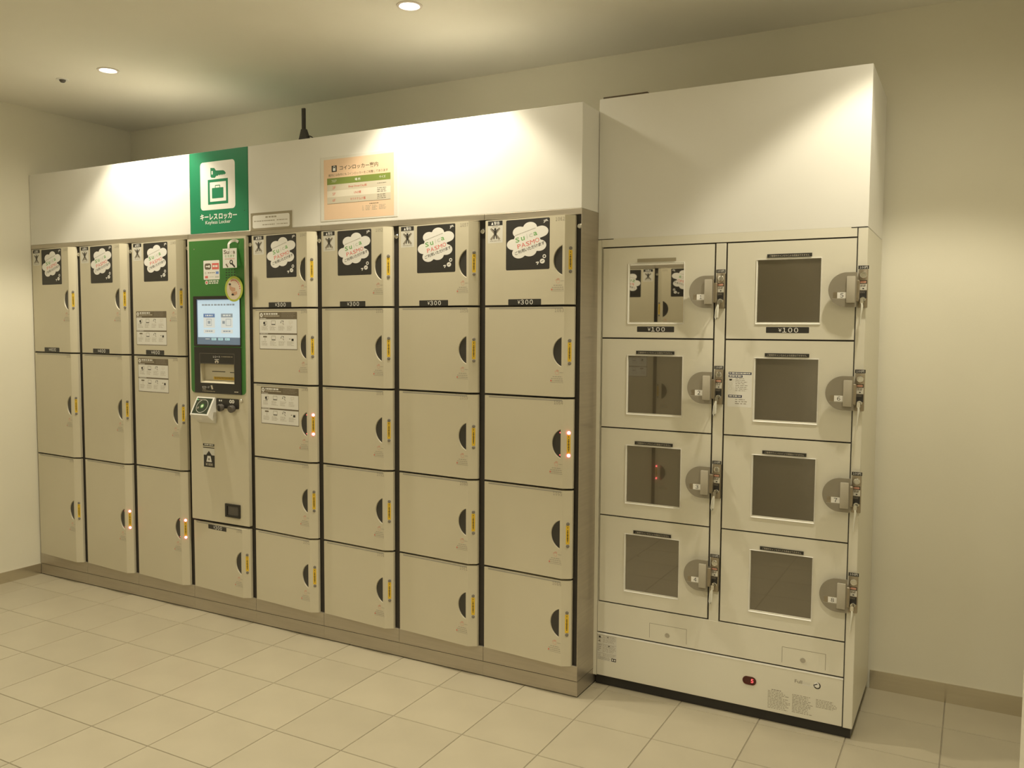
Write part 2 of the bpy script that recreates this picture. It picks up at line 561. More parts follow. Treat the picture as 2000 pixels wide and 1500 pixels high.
DOORME = {}
def door_meshes(h):
    """door of height h, local origin at its top hinge corner"""
    key = round(h, 4)
    if key in DOORME:
        return DOORME[key]
    zc = -h / 2
    outer = [(XA, -h), (XB, -h), (XB, 0.0), (XA, 0.0)]
    hole = moon(zc)
    flat = outer + hole
    tris = tessellate_polygon([[Vector((p[0], p[1], 0)) for p in l] for l in (outer, hole)])
    mb = MB()
    mb.mesh([on_face(x, z, 0) for x, z in flat], [list(t) for t in tris], 'door_cream')
    k = len(hole)
    back = moon(zc, -0.0015)
    vs = [on_face(x, z, 0) for x, z in hole] + [(x, face_y(x) + 0.0045, z) for x, z in back]
    mb.mesh(vs, [(i, i + 1, i + 1 + k, i + k) for i in range(k - 1)] + [(k - 1, 0, k, 2 * k - 1)], 'door_cream')
    prof = [(XA, 0.0), (XB - 0.003, YB * 0.99), (XB, YB), (XC - 0.002, YC - 0.001), (XC, YC + 0.002), (XC, 0.006), (XA, 0.006)]
    prof2 = [(XB, YB), (XC - 0.002, YC - 0.001), (XC, YC + 0.002), (XC, 0.006), (XA, 0.006), (XA, 0.0)]
    for (xa, ya), (xb, yb) in zip(prof2[:-1], prof2[1:]):
        mb.poly([(xa, ya, 0), (xb, yb, 0), (xb, yb, -h), (xa, ya, -h)], 'door_cream')
    for z in (0, -h):
        mb.poly([(x, y, z) for x, y in prof], 'door_cream')
    door = mb.data('door')
    # grip liner: dark dished plate behind the half-moon cut
    lm = MB()
    b0 = moon(zc, -0.0008)
    vs = [(x, face_y(x) + 0.0042, z) for x, z in b0]
    lm.mesh(vs, [list(range(len(vs)))], 'recess_dark')
    liner = lm.data('grip_recess')
    p = Print(on_chamfer)
    p.rect(0.3572, 0.3690, zc - 0.0345, zc + 0.0345, 'yellow', L1, 0.002)
    p.rect(0.3622, 0.3640, zc + 0.024, zc + 0.030, 'ink', L2)
    for i, w in enumerate((0.0015, 0.0025, 0.0018, 0.0028, 0.0022, 0.0026, 0.0024, 0.0015)):
        p.rect(0.3632 - w, 0.3632 + w * 0.8, zc + 0.015 - i * 0.0058, zc + 0.0190 - i * 0.0058, 'ink', L2)
    label = p.data('lamp_label')
    p = Print(on_face)
    hx, hz = 0.318, zc - 0.072
    p.stroke([(hx - 0.004, hz - 0.010), (hx - 0.0075, hz - 0.002), (hx - 0.0095, hz + 0.002), (hx - 0.007, hz + 0.003), (hx - 0.005, hz)], 0.0012, 'hand_red', L1)
    for i in range(4):
        xx = hx - 0.0045 + i * 0.0028
        p.stroke([(xx, hz), (xx + 0.0003, hz + 0.008 - abs(i - 1.5) * 0.0012), (xx + 0.0022, hz + 0.008 - abs(i - 1.5) * 0.0012), (xx + 0.0024, hz)], 0.0010, 'hand_red', L1)
    p.stroke([(hx - 0.004, hz - 0.010), (hx + 0.005, hz - 0.010), (hx + 0.0068, hz)], 0.0011, 'hand_red', L1)
    p.dashes(0.3285, 0.3430, hz - 0.004, hz - 0.001, 1, 'ink_faint', L1, 4, 0.8, 0)
    p.dashes(0.300, 0.338, hz - 0.0200, hz - 0.0160, 1, 'ink_faint', L1, 5, 0.75, 0)
    p.dashes(0.293, 0.3425, hz - 0.0272, hz - 0.0232, 1, 'ink_faint', L1, 6, 0.75, 0)
    p.rect(0.2905, 0.2955, hz - 0.0350, hz - 0.0295, 'print_red', L1)
    p.dashes(0.297, 0.342, hz - 0.0347, hz - 0.0302, 1, 'ink_faint', L1, 7, 0.75, 0)
    p.rect(0.2905, 0.344, hz - 0.0385, hz - 0.0375, 'ink_soft', L1)
    hand = p.data('hand_pictogram')
    p = Print(on_face)
    p.mb.box(0.022, 0.340, 0, 0, 0, 0, 'lip_grey') if False else None
    p.rect(0.022, 0.340, -0.0075, -0.0022, 'lip_grey', L1)
    lip = p.data('edge_strip')
    lamps = []
    for on in (False, True):
        l = MB()
        c = on_chamfer(0.3634, 0, 0)
        l.lathe([(0.0062, 0.0), (0.0062, 0.0012), (0.005, 0.0028), (0.0003, 0.0034)], c, (0.48, -0.88, 0), 'lamp_red' if on else 'lamp_off', 18)
        lamps.append(l.data('indicator_lamp'))
    gl = MB()  # glowing discs stand in for indicator light leaking into the recess
    for s in (1, -1):
        gl.lathe([(0.0022, 0.0), (0.0018, 0.0008), (0.0002, 0.001)], (HX1 - 0.0045, face_y(HX1) + 0.0042, zc + s * (HZ - 0.013)), (0, -1, 0), 'red_glow', 10)
    DOORME[key] = dict(glow=gl.data('grip_glow'), door=door, liner=liner, label=label, hand=hand, lip=lip, lamps=lamps, zc=zc)
    return DOORME[key]

# --- stickers shared by many doors (local coordinates from the door's top hinge corner)
def cloud_outline(n=140):
    circ = [(595, 262, 78), (478, 320, 80), (408, 490, 78), (470, 612, 78), (590, 588, 80), (698, 518, 80), (722, 325, 78), (560, 440, 150)]
    cx, cy = 565, 440
    out = []
    for i in range(n):
        t = 2 * math.pi * i / n
        dx, dy = math.cos(t), math.sin(t)
        best = 0
        for (a, b, r) in circ:
            ox, oy = cx - a, cy - b
            bq = ox * dx + oy * dy
            disc = bq * bq - (ox * ox + oy * oy - r * r)
            if disc > 0:
                best = max(best, -bq + math.sqrt(disc))
        px, py = cx + best * dx, cy + best * dy
        out.append((SX0 + (px - 320) / 495 * (SX1 - SX0), SZ1 - (py - 140) / 715 * (SZ1 - SZ0)))
    return out[::-1]
SX0, SX1, SZ0, SZ1 = 0.0965, 0.2830, -0.1880, -0.0045
def su(px): return SX0 + (px - 320) / 495 * (SX1 - SX0)
def sv(py): return SZ1 - (py - 140) / 715 * (SZ1 - SZ0)

p = Print(on_face)
p.rect(SX0, SX1, SZ0, SZ1, 'ink', L1, 0.005)
p.poly(cloud_outline(), 'sticker_white', L2)
ROT = R(11.3)
def tilted(body, cx, cz, w, h, m, bold=0.01):
    p.text(body, cx - w / 2, cx + w / 2, cz - h / 2, cz + h / 2, m, L3, bold, ROT)
def letter(ch, px, py, w, h, m, bold=0.0):
    p.text(ch, su(px) - w * 0.000377 / 2, su(px) + w * 0.000377 / 2, sv(py) - h * 0.000257 / 2, sv(py) + h * 0.000257 / 2, m, L3, bold, ROT)
for ch, px, py, w, h, m in (('S', 452, 428, 46, 68, 'logo_green'), ('u', 514, 412, 40, 54, 'logo_green'), ('i', 562, 384, 9, 70, 'logo_grey'),
                            ('c', 604, 374, 40, 52, 'logo_grey'), ('a', 655, 352, 42, 52, 'logo_green')):
    letter(ch, px, py, w, h, m, 0.012)
for ch, px, py, w in (('P', 472, 519, 38), ('A', 520, 503, 46), ('S', 570, 486, 42), ('M', 622, 466, 50), ('O', 676, 444, 46)):
    letter(ch, px, py, w, 62, 'logo_red')
for k, ch in enumerate('ご利用いただけます'):
    letter(ch, 441 + k * 37.6, 613 - k * 15.2, 34, 48, 'ink', 0.012)
a = Vector((su(428), sv(363))); b = Vector((su(660), sv(272)))
for i in range(16):
    c = a + (b - a) * (i / 16); d = a + (b - a) * ((i + 0.72) / 16)
    p.stroke([(c.x, c.y), (d.x, d.y)], 0.0020, 'ink_soft', L3)
p.text('JR', su(742), su(800), sv(205), sv(163), 'sticker_white', L2, 0.02, ROT)
p.ring(su(757), sv(675), 0.0075, 0.0070, 0.0036, 'sticker_white', L2)
p.disc(su(735), sv(742), 0.0105, 0.0088, 'sticker_white', L2)
p.stroke([(su(722), sv(750)), (su(748), sv(732))], 0.002, 'ink', L3)
p.stroke([(su(664), sv(758)), (su(694), sv(752)), (su(678), sv(788))], 0.0038, 'sticker_white', L2)
PROMO = p.data('promotion_sticker')

p = Print(on_face)
p.rect(0.0150, 0.0815, -0.0845, -0.0025, 'paper_grey', L1)
p.rect(0.0155, 0.0805, -0.0200, -0.0030, 'ink', L2)
p.poly([(0.0300, -0.0170), (0.0400, -0.0170), (0.0350, -0.0060)], 'sticker_white', L3)
p.text('警告', 0.0420, 0.0680, -0.0180, -0.0055, 'sticker_white', L3, 0.01)
p.rect(0.0350, 0.0600, -0.0258, -0.0240, 'ink_soft', L2)
p.stroke([(0.0280, -0.0300), (0.0680, -0.0720)], 0.008, 'ink_soft', L2)
p.stroke([(0.0680, -0.0300), (0.0280, -0.0720)], 0.008, 'ink_soft', L2)
p.disc(0.0480, -0.0340, 0.0050, 0.0050, 'ink', L3)
p.poly([(0.0420, -0.0385), (0.0545, -0.0385), (0.0530, -0.0560), (0.0435, -0.0560)], 'ink', L3)
p.stroke([(0.0430, -0.0400), (0.0350, -0.0330)], 0.0036, 'ink', L3)
p.stroke([(0.0535, -0.0400), (0.0610, -0.0330)], 0.0036, 'ink', L3)
p.stroke([(0.0455, -0.0550), (0.0420, -0.0700)], 0.0042, 'ink', L3)
p.stroke([(0.0510, -0.0550), (0.0550, -0.0700)], 0.0042, 'ink', L3)
p.dashes(0.0250, 0.0720, -0.0800, -0.0760, 1, 'ink_soft', L2, 3, 0.5, 0)
WARN = p.data('warning_sticker')

def price_sticker(txt, x0, x1, z0, z1, mp, name='price_label'):
    p = Print(mp)
    p.rect(x0, x1, z0, z1, 'ink', L1, 0.0022)
    w = x1 - x0
    h = z1 - z0
    p.text('¥', x0 + w * 0.29, x0 + w * 0.37, z0 + h * 0.2, z0 + h * 0.8, 'sticker_white', L2, 0.006)
    p.text(txt, x0 + w * 0.385, x0 + w * 0.755, z0 + h * 0.1, z0 + h * 0.9, 'sticker_white', L2, 0.012)
    return p.data(name)

def instruction_sticker(x0, z1, seed, w=0.237, h=0.1635):
    p = Print(on_face)
    x1, z0 = x0 + w, z1 - h
    p.rect(x0, x1, z0, z1, 'ink_brown', L1, 0.002)
    p.rect(x0 + 0.0022, x1 - 0.0022, z1 - 0.092, z1 - 0.0315, 'paper', L2)
    p.rect(x0 + 0.0022, x1 - 0.0022, z0 + 0.003, z1 - 0.0985, 'paper', L2)
    p.disc(x0 + 0.014, z1 - 0.013, 0.0095, 0.0095, 'paper', L2)
    p.rect(x0 + 0.0115, x0 + 0.0165, z1 - 0.0165, z1 - 0.0095, 'ink_brown', L3)
    p.dashes(x0 + 0.029, x0 + 0.118, z1 - 0.0125, z1 - 0.0045, 1, 'paper', L2, seed, 0.9, 0.1)
    p.dashes(x0 + 0.029, x0 + 0.128, z1 - 0.0205, z1 - 0.0155, 1, 'poster_row', L2, seed + 1, 0.75, 0)
    p.dashes(x0 + 0.142, x1 - 0.006, z1 - 0.0265, z1 - 0.0035, 4, 'ink_soft', L2, seed + 2, 0.4)
    p.dashes(x0 + 0.006, x0 + 0.060, z1 - 0.0300, z1 - 0.0262, 1, 'paper', L2, seed + 3, 0.8, 0.3)
    p.dashes(x0 + 0.006, x0 + 0.075, z1 - 0.0970, z1 - 0.0935, 1, 'paper', L2, seed + 3, 0.8, 0.3)
    for r_, zt in enumerate((z1 - 0.036, z1 - 0.103)):
        for k in range(4):
            cx = x0 + 0.036 + k * 0.054
            if k == 0:
                if r_ == 0:
                    p.rect(cx - 0.010, cx + 0.002, zt - 0.017, zt - 0.007, 'ink', L3)
                    p.frame(cx - 0.002, cx + 0.013, zt - 0.018, zt - 0.004, 0.0012, 'ink_soft', L3)
                    p.rect(cx - 0.008, cx + 0.006, zt - 0.0225, zt - 0.0195, 'ink', L3)
                else:
                    p.rect(cx - 0.012, cx + 0.012, zt - 0.008, zt - 0.002, 'ink_brown', L3, 0.001)
                    p.stroke([(cx, zt - 0.010), (cx, zt - 0.022)], 0.0015, 'ink_soft', L3)
            elif k == 1:
                p.frame(cx - 0.013, cx + 0.013, zt - 0.020, zt - 0.001, 0.0014, 'ink_soft', L3)
                p.rect(cx - 0.011, cx + 0.011, zt - 0.0200, zt - 0.0165, 'ink', L3)
            elif k == 2:
                p.poly([(cx - 0.010, zt - 0.012), (cx - 0.004, zt - 0.001), (cx + 0.010, zt - 0.002), (cx + 0.008, zt - 0.010)], 'ink', L3)
                p.disc(cx + 0.001, zt - 0.008, 0.0055, 0.0055, 'paper', L3 + 0.0003)
                p.stroke([(cx + 0.004, zt - 0.012), (cx + 0.011, zt - 0.019)], 0.003, 'ink_soft', L3)
            else:
                if r_ == 0:
                    p.frame(cx - 0.010, cx + 0.010, zt - 0.012, zt - 0.002, 0.0012, 'poster_row', L3)
                    p.stroke([(cx - 0.003, zt - 0.013), (cx - 0.003, zt - 0.021)], 0.0014, 'poster_row', L3)
                else:
                    p.rect(cx + 0.004, cx + 0.017, zt - 0.022, zt - 0.012, 'ink', L3)
                    p.rect(cx - 0.010, cx - 0.002, zt - 0.015, zt - 0.012, 'ink_brown', L3)
            p.dashes(cx - 0.022, cx + 0.020, zt - 0.046, zt - 0.025, 4, 'ink_faint', L3, seed + 10 * k + r_, 0.30, 0.4)
    return p.data('instruction_sticker')

def number_print(num, x0=0.3065, x1=0.3430, z0=-0.0192, z1=-0.0062):
    p = Print(on_face)
    p.text(str(num), x0, x1, z0, z1, 'ink_soft', L2)
    return p.data('door_number')

PRICE = {300: price_sticker('300', 0.1076, 0.2490, -0.3165, -0.2945, on_face),
         400: price_sticker('400', 0.100, 0.2420, -0.5385, -0.5165, on_face)}

def add_door(root, ztop, h, num, lit=False, first=False, price=None, instr=None):
    d = door_meshes(h)
    door = put('door', d['door'], root, (0, 0, ztop))
    put('grip_recess', d['liner'], door)
    put('lamp_label', d['label'], door)
    if lit:
        tag(put('grip_glow', d['glow'], door), kind='stuff')
    put('hand_pictogram', d['hand'], door)
    if not first:
        put('edge_strip', d['lip'], door)
    for s in (0.041, -0.041):
        lo = put('indicator_lamp', d['lamps'][1 if lit else 0], door, (0, 0, d['zc'] + s))
        if lit:
            lo['label'] = 'lit red indicator lamp'
    put('door_number', number_print(num), door)
    if first:
        put('promotion_sticker', PROMO, door)
        put('warning_sticker', WARN, door)
    if price:
        put('price_label', PRICE[price], door)
    if instr:
        put('instruction_sticker', instruction_sticker(*instr), door)
    return door

Z5 = [(1.754, 1.4385), (1.4305, 1.1065), (1.0985, 0.7745), (0.7665, 0.4425), (0.4345, 0.117)]
Z3 = [(1.754, 1.2150), (1.2070, 0.6705), (0.6625, 0.117)]

CARC = {}
def carcass(root, end=False):
    if 'c' not in CARC:
        CARC['c'] = MB().box(0.0004, 0.3996, 0.008, 0.60, 0.0, RAIL0 + 0.001, 'channel_dark').data('carcass')
        CARC['t'] = MB().box(0.0006, 0.3994, -0.0015, 0.60, RAIL0, RAIL1, 'steel', 0.0008).data('top_rail')
        CARC['b'] = MB().box(0.0006, 0.3994, -0.0005, 0.60, 0.0605, 0.1175, 'steel', 0.0008).data('bottom_rail')
        CARC['p'] = MB().box(0.0002, 0.3998, 0.0005, 0.60, 0.0045, 0.0585, 'steel').data('plinth')
        CARC['l'] = MB().lathe([(0.0092, 0.0), (0.0092, 0.004), (0.007, 0.0065), (0.0035, 0.0065), (0.0030, 0.0045), (0.0003, 0.0045)], (0.3885, 0.008, 1.716), (0, -1, 0), 'chrome', 20).data('cylinder_lock')
    put('carcass', CARC['c'], root)
    put('top_rail', CARC['t'], root)
    put('bottom_rail', CARC['b'], root)
    put('plinth', CARC['p'], root)
    put('cylinder_lock', CARC['l'], root)
    if end:
        MB().box(0.3975, 0.3999, -0.0018, 0.60, 0.0605, RAIL1, 'steel').build('end_panel', root)

def column(k, nums, kind, lit=(), instr=None, label='', end=False, loc=None, rz=0.0, group='locker columns along the back wall'):
    root = empty('coin_locker', loc or (-3.2 + PITCHX * k, 0, 0), rz)
    tag(root, label, 'locker', group)
    carcass(root, end)
    zs = Z5 if kind == 5 else Z3
    for i, ((zt, zb), n) in enumerate(zip(zs, nums)):
        add_door(root, zt, zt - zb, n, i in lit, i == 0, (300 if kind == 5 else 400) if i == 0 else None, (instr or {}).get(i))
    return root

column(0, (1037, 1038, 1039), 3, label='cream three-door locker column in the room corner, every door lamp unlit')
column(1, (1040, 1041, 1042), 3, (2,), label='cream three-door locker column without instruction stickers, bottom door lamps lit red')
column(2, (1043, 1044, 1045), 3, (2,), {0: (0.0275, -0.330, 20), 1: (0.034, -0.0105, 60)},
       label='cream three-door locker column with two instruction stickers beside the payment terminal')
column(4, (1047, 1048, 1049, 1050, 1051), 5, (2,), {1: (0.046, -0.0135, 100), 2: (0.051, -0.0115, 140)},
       label='cream five-door locker column with two instruction stickers beside the payment terminal')
column(5, (1052, 1053, 1054, 1055, 1056), 5, label='cream five-door locker column below the peach poster, every lamp unlit')
column(6, (1057, 1058, 1059, 1060, 1061), 5, label='cream five-door locker column with door 1057 on top, every lamp unlit')
column(7, (1062, 1063, 1064, 1065, 1066), 5, (2,), label='cream five-door locker column beside the windowed cabinet, third door lamps lit red', end=True)

# the facing row, seen mirrored in the upper cabinet window
for i, lab in enumerate(('cream three-door locker column of the facing row, bottom lamps red, mirrored in cabinet window',
                         'cream three-door locker column of the facing row with instruction sticker, mirrored in cabinet window')):
    column(0, (1021 - 3 * i, 1022 - 3 * i, 1023 - 3 * i), 3, (2,) if i == 0 else (),
           {1: (0.046, -0.0135, 100)} if i == 1 else None, label=lab,
           loc=(-0.262 - PITCHX * i, -2.39, 0), rz=math.pi, group='locker columns of the facing row')

# ------------------------------------------------------------------ header boards over the lockers
def header(name, x0, x1, m, label, cat, ya=0.0, zb=RAIL1, y1=0.55, rz=0, loc=(0, 0, 0)):
    o = MB().box(x0, x1, ya, y1, zb + 0.0006, HEAD, m, 0.0015).build(name, None, loc)
    o.rotation_euler = (0, 0, rz)
    return tag(o, label, cat)
header('header_panel', LEFT + 0.002, -1.9825, 'panel_white', 'white header panel over the three-door lockers by the side wall', 'panel')
header('header_panel', -1.6135, -0.0015, 'panel_white', 'long white header panel over the five-door lockers, carrying the peach notice', 'panel')
header('header_panel', -0.138, 0.662, 'panel_white', 'white header panel over the facing locker row', 'panel', loc=(-0.4, -2.39, 0), rz=math.pi)

sign = header('keyless_locker_sign', -1.9815, -1.6145, 'sign_green', 'green header sign with key and suitcase pictogram reading Keyless Locker', 'sign', ya=-0.001)
p = Print(plane(-0.001))
p.rect(-1.9115, -1.6920, 1.8825, 2.0985, 'sticker_white', L1, 0.017)
def kx(u): return -1.8462 + (u - 470) / 205 * 0.0985
def kz(v, u=470): return 2.0715 - (v + 0.125 * (u - 470) - 305) / 135 * 0.0445
key = [(472, 306), (525, 306), (545, 340), (640, 335), (658, 345), (676, 375), (650, 395), (641, 384), (633, 402), (622, 388), (612, 404), (602, 390), (592, 408), (580, 394), (570, 410), (548, 412), (530, 440), (484, 440), (472, 425)]
p.poly([(kx(u), kz(v, u)) for u, v in key][::-1], 'sign_green', L2)
p.rect(kx(486), kx(503), kz(398), kz(350), 'sticker_white', L3)
p.frame(-1.8635, -1.7360, 1.9065, 2.0185, 0.0125, 'sign_green', L2)
p.rect(-1.8375, -1.7650, 1.9330, 1.9800, 'sign_green', L2, 0.003)
p.stroke([(-1.8160, 1.9800), (-1.8160, 1.9905), (-1.7870, 1.9905), (-1.7870, 1.9800)], 0.0036, 'sign_green', L2)
p.text('キーレス', -1.9160, -1.8040, 1.8375, 1.8660, 'sticker_white', L2, 0.03)
p.text('ロッカー', -1.7960, -1.6830, 1.8375, 1.8660, 'sticker_white', L2, 0.03)
p.text('Keyless Locker', -1.8825, -1.7220, 1.8140, 1.8345, 'sticker_white', L2, 0.006)
p.disc(-1.6360, 1.868, 0.0022, 0.0022, 'ink', L2, 8)
p.build('lettering', sign)

o = empty('notice_plate', (-1.478, 0, 1.7775)); tag(o, 'small grey framed notice with three lines, on top rail beside green sign', 'notice')
q_ = Print(plane(-0.0012))
MB().box(-0.1205, 0.1205, -0.0022, 0.0, -0.0015, 0.0745, 'notice_grey').build('plate', o)
q_ = Print(plane(-0.0022))
q_.rect(-0.1090, 0.1080, 0.0075, 0.0640, 'sticker_white', L1, 0.009)
q_.dashes(-0.032, 0.032, 0.0480, 0.0570, 1, 'ink_faint', L2, 11, 0.75, 0)
q_.dashes(-0.100, 0.022, 0.0335, 0.0400, 1, 'ink_faint', L2, 12, 0.6, 0)
q_.dashes(0.034, 0.096, 0.0335, 0.0400, 1, 'ink_faint', L2, 13, 0.6, 0)
q_.dashes(-0.050, 0.022, 0.0165, 0.0230, 1, 'ink_faint', L2, 14, 0.6, 0)
q_.dashes(0.034, 0.096, 0.0165, 0.0230, 1, 'ink_faint', L2, 15, 0.6, 0)
q_.build('lettering', o)

# peach guide poster in a clear sleeve
o = empty('locker_guide_poster', (-0.9985, 0, 1.7940)); tag(o, 'peach coin locker guide poster with a green-headed table in a clear sleeve', 'poster')
MB().box(-0.1985, 0.1985, -0.0011, 0.0, 0.0, 0.2640, 'laminate').build('sleeve', o)
p = Print(plane(-0.0011))
PW, PH, PX, PZ = 0.3600, 0.2475, -0.1800, 0.2530
def P(u, v): return PX + u * PW, PZ - v * PH
def prect(u0, u1, v0, v1, m, e):
    (xa, za), (xb, zb) = P(u0, v0), P(u1, v1)
    p.rect(xa, xb, zb, za, m, e)
def ptext(s, u0, u1, v0, v1, m, e, bold=0.0):
    (xa, za), (xb, zb) = P(u0, v0), P(u1, v1)
    p.text(s, xa, xb, zb, za, m, e, bold)
def pdash(u0, u1, v0, v1, n, m, e, seed, rag=0.0, fill=0.6):
    (xa, za), (xb, zb) = P(u0, v0), P(u1, v1)
    p.dashes(xa, xb, zb, za, n, m, e, seed, fill, rag)
prect(0, 1, 0, 1, 'poster_peach', L1)
prect(0.117, 0.192, 0.108, 0.212, 'ink', L2)
prect(0.135, 0.175, 0.150, 0.195, 'sticker_white', L3)
(xa, za) = P(0.155, 0.135)
p.ring(xa, za, 0.0065, 0.0055, 0.0022, 'sticker_white', L3)
ptext('コインロッカー案内', 0.235, 0.785, 0.118, 0.195, 'ink_brown', L2, 0.02)
ptext('館内には各所にもコインロッカーをご用意してあります', 0.07, 0.918, 0.243, 0.288, 'ink_brown', L2, 0.004)
prect(0.048, 0.955, 0.312, 0.420, 'poster_green', L2)
ptext('フロア', 0.115, 0.188, 0.345, 0.385, 'sticker_white', L3)
ptext('場 所', 0.455, 0.535, 0.345, 0.388, 'sticker_white', L3, 0.01)
ptext('サイズ', 0.800, 0.885, 0.345, 0.385, 'sticker_white', L3)
for i, (v0, v1, m, fl, nm, u0, u1) in enumerate(((0.420, 0.523, 'poster_row', '2F', 'Shop DiverCity前', 0.36, 0.625),
                                              (0.523, 0.628, 'poster_row_light', '5F', 'UNO横', 0.44, 0.542),
                                              (0.628, 0.735, 'poster_row', '6F', 'マクドナルド横', 0.385, 0.605))):
    prect(0.048, 0.955, v0, v1, m, L2)
    ptext(fl, 0.128, 0.172, v0 + 0.032, v0 + 0.076, 'print_red', L3)
    ptext(nm, u0, u1, v0 + 0.032, v0 + 0.078, 'print_red', L3, 0.006)
    pdash(0.770, 0.895, v0 + (0.038 if i == 0 else 0.012), v0 + (0.064 if i == 0 else 0.098), 1 if i == 0 else 3, 'ink_soft', L3, 31 + i, 0.15, 0.45)
prect(0.048, 0.955, 0.734, 0.7385, 'ink_brown', L3)
pdash(0.66, 0.79, 0.775, 0.795, 1, 'ink_brown', L2, 41)
for k, u in enumerate((0.56, 0.605, 0.695, 0.795)):
    pdash(u, u + (0.022, 0.075, 0.075, 0.10)[k], 0.808, 0.896, 4, 'ink_faint', L2, 42 + k, 0.4, 0.4)
p.build('poster_sheet', o)

# antenna standing on the header
o = empty('antenna', (-1.303, 0.022, HEAD)); tag(o, 'small black whip antenna standing on the white header panel', 'antenna')
MB().mesh([(-0.0235, -0.012, 0), (0.0235, -0.012, 0), (0.0235, 0.012, 0), (-0.0235, 0.012, 0), (-0.0125, -0.008, 0.046), (0.0075, -0.008, 0.046), (0.0075, 0.008, 0.046), (-0.0125, 0.008, 0.046)],
          [(0, 1, 5, 4), (1, 2, 6, 5), (2, 3, 7, 6), (3, 0, 4, 7), (4, 5, 6, 7), (0, 3, 2, 1)], 'black_plastic').build('base', o)
MB().box(-0.0125, 0.0045, -0.005, 0.005, 0.045, 0.134, 'black_plastic', 0.002, 2).build('rod', o)
MB().tube([(0.019, 0, 0.014), (0.028, 0.002, 0.015), (0.036, 0.004, 0.011), (0.045, 0.01, 0.003), (0.06, 0.03, 0.002)], 0.0024, 'black_plastic', 8).build('cable', o)

# ------------------------------------------------------------------ payment terminal (fourth column)
KX = -2.0
kroot = empty('payment_terminal', (KX, 0, 0))
tag(kroot, 'green and cream payment terminal with touch screen above a small locker door', 'payment terminal')
carcass(kroot)
KY = -0.012
def K(x): return x - KX
kp = MB()
hole = [(K(-1.916), 1.0925), (K(-1.6975), 1.0925), (K(-1.6975), 1.1815), (K(-1.916), 1.1815)]
outer = rrect(K(-1.9925), K(-1.6215), 0.4475, 1.7545, 0.004, 3)
kp.prism(outer, KY, 0.006, 'door_cream', hole)
kp.build('front_panel', kroot)
g = MB()
gout = [(K(-1.980), 1.7440), (K(-1.980), 1.0640)] + [(K(-1.980) + 0.018 - 0.018 * math.cos(t), 1.0640 - 0.018 * math.sin(t)) for t in (0.4, 0.8, 1.2, 1.57)] + \
       [(K(-1.632) - 0.018 + 0.018 * math.sin(t), 1.0460 + 0.018 - 0.018 * math.cos(t)) for t in (0, 0.4, 0.8, 1.2, 1.57)] + [(K(-1.632), 1.7440)]
g.prism(gout, KY - 0.0016, KY, 'kiosk_green', hole)
g.build('green_plate', kroot)
GY = KY - 0.0016
# screen
b = MB()
so = [(K(-1.9545), 1.2625), (K(-1.6560), 1.2625), (K(-1.6560), 1.4910), (K(-1.9545), 1.4910)]
si = [(K(-1.9360), 1.2700), (K(-1.6585), 1.2700), (K(-1.6585), 1.4770), (K(-1.9360), 1.4770)]
b.prism(so, GY - 0.004, GY, 'black_plastic', si)
bez = b.build('screen_bezel', kroot)
p = Print(plane(GY - 0.0004))
x0, x1, z0, z1 = K(-1.9360), K(-1.6585), 1.2700, 1.4770
p.rect(x0, x1, z0, z1, 'screen_band', 0)
p.rect(x0 + 0.006, x1, z0 + 0.033, z1 - 0.004, 'screen_blue', L1)
p.dashes(x0 + 0.035, x1 - 0.035, z1 - 0.032, z1 - 0.022, 1, 'screen_ink', L2, 51, 0.75, 0)
for k, hd in ((0, 'screen_head'), (1, 'screen_ink')):
    xx = x0 + 0.044 + k * 0.113
    p.rect(xx, xx + 0.073, z1 - 0.083, z1 - 0.066, hd, L2)
    p.dashes(xx + 0.012, xx + 0.060, z1 - 0.079, z1 - 0.071, 1, 'screen_btn', L3, 52 + k, 0.8, 0)
    p.rect(xx, xx + 0.073, z1 - 0.130, z1 - 0.083, 'screen_btn', L2)
    p.frame(xx + 0.020 + 0.01 * k, xx + 0.052 + 0.01 * k, z1 - 0.121, z1 - 0.090, 0.002, 'screen_ink', L3)
    p.rect(xx + 0.028 - 0.02 * k, xx + 0.044 - 0.02 * k, z1 - 0.112, z1 - 0.099, 'screen_ink', L3)
    p.rect(xx, xx + 0.073, z1 - 0.155, z1 - 0.138, 'screen_btn', L2)
    p.dashes(xx + 0.012, xx + 0.060, z1 - 0.150, z1 - 0.143, 1, 'screen_ink', L3, 54 + k, 0.8, 0)
for k in range(3):
    p.rect(x0 + 0.094 + k * 0.043, x0 + 0.124 + k * 0.043, z0 + 0.020, z0 + 0.030, 'screen_key', L2)
    p.dashes(x0 + 0.098 + k * 0.043, x0 + 0.120 + k * 0.043, z0 + 0.0225, z0 + 0.0275, 1, 'screen_ink', L3, 57 + k, 0.8, 0)
p.dashes(x0 + 0.055, x0 + 0.082, z0 + 0.023, z0 + 0.027, 1, 'screen_btn', L2, 60, 0.8, 0)
p.build('touch_screen', kroot)
